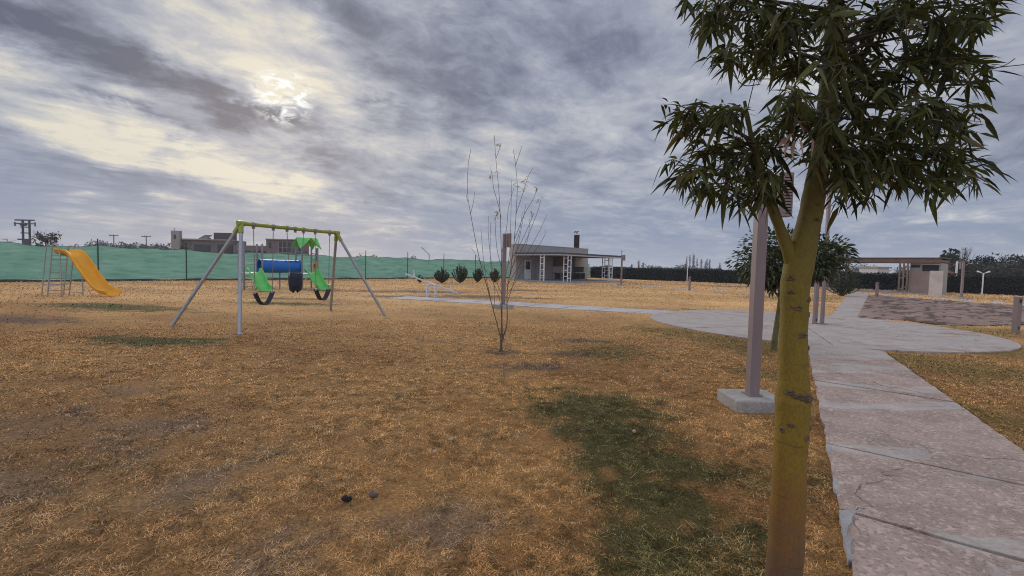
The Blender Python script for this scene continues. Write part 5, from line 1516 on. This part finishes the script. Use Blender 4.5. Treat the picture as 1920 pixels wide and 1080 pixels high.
# right: palm, conifers, roof, poles
py_ = 70.; q = base_at(1781, py_); PT = thing('palm_tree', 'palm tree with a round fan crown behind the pergola', 'palm tree', q); zt = zat(478, 1781, py_)
mb = MB(); mb.tube([(0, 0, -.1), (.1, 0, zt * .5), (0, 0, zt)], [.34, .3, .36], 9); mb.build('trunk', m_trunk2, PT, True)
pos, dr, L_ = [], [], []
for k in range(46):
    a = gt.uniform(0, 2 * PI); e = gt.uniform(-.7, 1.2); d = Vector((math.cos(a) * math.cos(e), math.sin(a) * math.cos(e), math.sin(e))); c = Vector((q.x, q.y, zt)); l = gt.uniform(.9, 1.25)
    for j in range(9):
        s_ = c + d * l * .65; dd = d + Vector((gt.gauss(0, .33), gt.gauss(0, .33), gt.gauss(0, .3) - .15)); pos.append(s_); dr.append(dd); L_.append(.65)
    for j in range(3): pos.append(c + d * l * .22 * j); dr.append(d); L_.append(.5)
leaves('fronds', m_leaf, PT, pos, dr, np.array(L_), .13, .35, leafcol(len(pos), (.028, .036, .018), .3), False)
pos = [(q.x + gt.gauss(0, .22), q.y + gt.gauss(0, .22), zt - gt.uniform(.1, 1.1)) for _ in range(160)]
leaves('dry_fronds', m_leaf, PT, pos, [(gt.gauss(0, .5), gt.gauss(0, .5), -1) for _ in pos], .6, .12, .1, leafcol(len(pos), (.07, .05, .03), .3), True)
q = base_at(1808, 85); bare_tree(q, zat(463, 1808, 85), 3.2, 'tall bare poplar right of the palm tree', 71, None, 110, .9, 'poplar_tree', m=m_fartwig, tr=.15)
con = [(1812, 486, 62, 3.2, 'dark tree just right of the palm, below the bare poplar'), (1838, 480, 60, 3.4, 'dark conifer rising right of the lone lamp post'), (1862, 484, 62, 3.0, 'dark tree in the dip of the conifer mass'), (1878, 475, 58, 3.6, 'taller dark conifer left of the highest one'), (1902, 473, 56, 4.2, 'highest dark conifer at the right edge'), (1935, 477, 55, 4.5, 'dark conifer cut by the right edge of the picture'), (1850, 494, 56, 3.4, 'grey green bush under the dark conifers'), (1885, 492, 52, 4.2, 'broad olive bush below the highest conifer'), (1800, 496, 66, 2.2, 'small dark tree beside the palm trunk')]
for i, (px, pt, Y, w, lab) in enumerate(con):
    q = base_at(px, Y); zt = zat(pt, px, Y); cc = (.018, .021, .015) if i < 6 or i == 8 else (.05, .05, .034)
    tree('conifer_tree' if i < 6 else 'tree', lab, q, (q.x, q.y, zt * .55), (w * .6, w * .55, zt * .5), 1500, .38, cc, .15, None, 11, 80 + i, shell=.45)
HC = thing('house', 'small house with an orange tiled roof behind the hedge and the palm', 'house', base_at(1787, 62)); m_tile = mat('orange_tiles', (.24, .105, .055), .9, .2, 3)
a, b = xat(1770, 62), xat(1806, 62); z0 = zat(514, 1787, 62); z1 = zat(507, 1787, 62)
mb = MB(); mb.box((a, 62, -.1), (b, 67, z0)); mb.build('wall', m_con2, HC, False, True)
mb = MB(); mb.add([(a - .3, 61.7, z0 + .002), (b + .3, 61.7, z0 + .002), (b + .3, 67.3, z0 + .002), (a - .3, 67.3, z0 + .002), (a + 1, 64.5, z1 + .3), (b - 1, 64.5, z1 + .3)], [(0, 1, 5, 4), (1, 2, 5), (2, 3, 4, 5), (3, 0, 4), (0, 3, 2, 1)]); mb.build('roof', m_tile, HC, False, True)
HD = thing('house', 'small white house glimpsed through the pergola over the hedge', 'house', base_at(1658, 75))
a, b = xat(1647, 75), xat(1669, 75); z0 = zat(503, 1658, 75); mb = MB(); mb.box((a, 75, -.1), (b, 79, z0)); mb.build('wall', mat('white_render', (.5, .5, .5), .9, .08, 1), HD, False, True)
mb = MB(); mb.box((a - .2, 74.7, z0 + .002), (b + .2, 79.2, z0 + .25)); mb.build('roof', m_con2, HD, False, True)
q = base_at(1794, 50); t = thing('pole', 'tall white pole between the palm and the lone lamp post', 'pole', q); z = zat(491, 1794, 50); mb = MB(); mb.tube([(0, 0, -.1), (0, 0, z)], .09, 8); mb.build('shaft', m_white, t, True); mb = MB(); mb.ball((0, 0, z), .1, .1, .06, 8, 4); mb.build('cap', m_white, t, True)
for i, (px, pt, Y, w, lab) in enumerate(((1622, 497, 90, 9, 'hazy grey tree seen left of the lattice posts under the pergola'), (1608, 494, 120, 8, 'pale hazy tree beside the bushy crown, below the pergola roof'), (1690, 497, 100, 6, 'grey tree seen right of the lattice posts'), (1707, 499, 90, 5, 'small grey tree by the toilet block under the pergola roof'), (1640, 500, 90, 6, 'low hazy tree left of the small white house'))):
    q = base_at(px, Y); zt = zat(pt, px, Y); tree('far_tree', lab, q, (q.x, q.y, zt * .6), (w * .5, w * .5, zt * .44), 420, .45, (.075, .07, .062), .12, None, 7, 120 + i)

# ------------------------------------------------------------------ litter on the lawn
ls = 520; x, y, d = scatter(ls, 1.8, 9, 1.3, .9); k = ~on_path(x, y) & ~in_poly(x, y, SOIL); x, y = x[k], y[k]; a = rng.random(len(x)) * 2 * PI; l = rng.uniform(.03, .10, len(x)); z = terrain(x, y) + rng.uniform(.012, .035, len(x)); dx, dy = np.cos(a) * l / 2, np.sin(a) * l / 2; wx, wy = -np.sin(a) * .0014, np.cos(a) * .0014; dz = rng.normal(0, .008, len(x))
V_ = np.stack([np.stack([x - dx - wx, y - dy - wy, z - dz], 1), np.stack([x - dx + wx, y - dy + wy, z - dz], 1), np.stack([x + dx + wx, y + dy + wy, z + dz], 1), np.stack([x + dx - wx, y + dy - wy, z + dz], 1)], 1).reshape(-1, 3)
o = tri_mesh('straw', m_grass, V_, np.arange(len(V_)).reshape(-1, 4), None, np.repeat(np.array([[.50, .38, .22]]) * rng.uniform(.6, 1.2, (len(x), 1)), 4, 0)); tag(o, 'scattered pale straw stalks lying on the dry lawn', 'straw', kind='stuff')
for (px, py, s_, c, lab, nm) in ((650, 940, .030, (.018, .014, .013), 'small black clod on the dry lawn in the foreground', 'clod'), (700, 932, .028, (.12, .09, .08), 'grey clod right of the black clod on the lawn', 'clod'), (846, 827, .024, (.42, .30, .22), 'pale upper pebble on the dry lawn', 'pebble'), (815, 851, .022, (.40, .30, .22), 'pale lower pebble on the dry lawn', 'pebble'), (1189, 812, .024, (.36, .25, .17), 'pale pebble in the green grass patch', 'pebble')):
    q = gnd(px, py); t = MB(); t.ball((0, 0, .018), s_ * 1.3, s_ * .8, s_ * .6, 10, 6); o = t.build(nm, mat('litter_%s_%d' % (nm, px), c, .95, .25, 30, bump=.5), None, True)
    for v in o.data.vertices: v.co *= 1 + .22 * math.sin(v.co.x * 170 + px) * math.sin(v.co.y * 210)
    o.location = q; o.rotation_euler = (0, 0, px); tag(o, lab, nm)

# ------------------------------------------------------------------ the air: far things fade a little
m_air = bpy.data.materials.new('air'); m_air.use_nodes = True; n_ = m_air.node_tree
n_.nodes.remove(n_.nodes['Principled BSDF']); pv = n_.nodes.new('ShaderNodeVolumePrincipled'); pv.inputs['Density'].default_value = .0007
pv.inputs['Color'].default_value = (.80, .84, .92, 1); pv.inputs['Anisotropy'].default_value = 0
n_.links.new(pv.outputs[0], n_.nodes['Material Output'].inputs['Volume'])
mb = MB(); mb.box((-260, -60, -1.5), (260, 240, 16)); hzo = mb.build('haze', m_air); tag(hzo, kind='stuff')
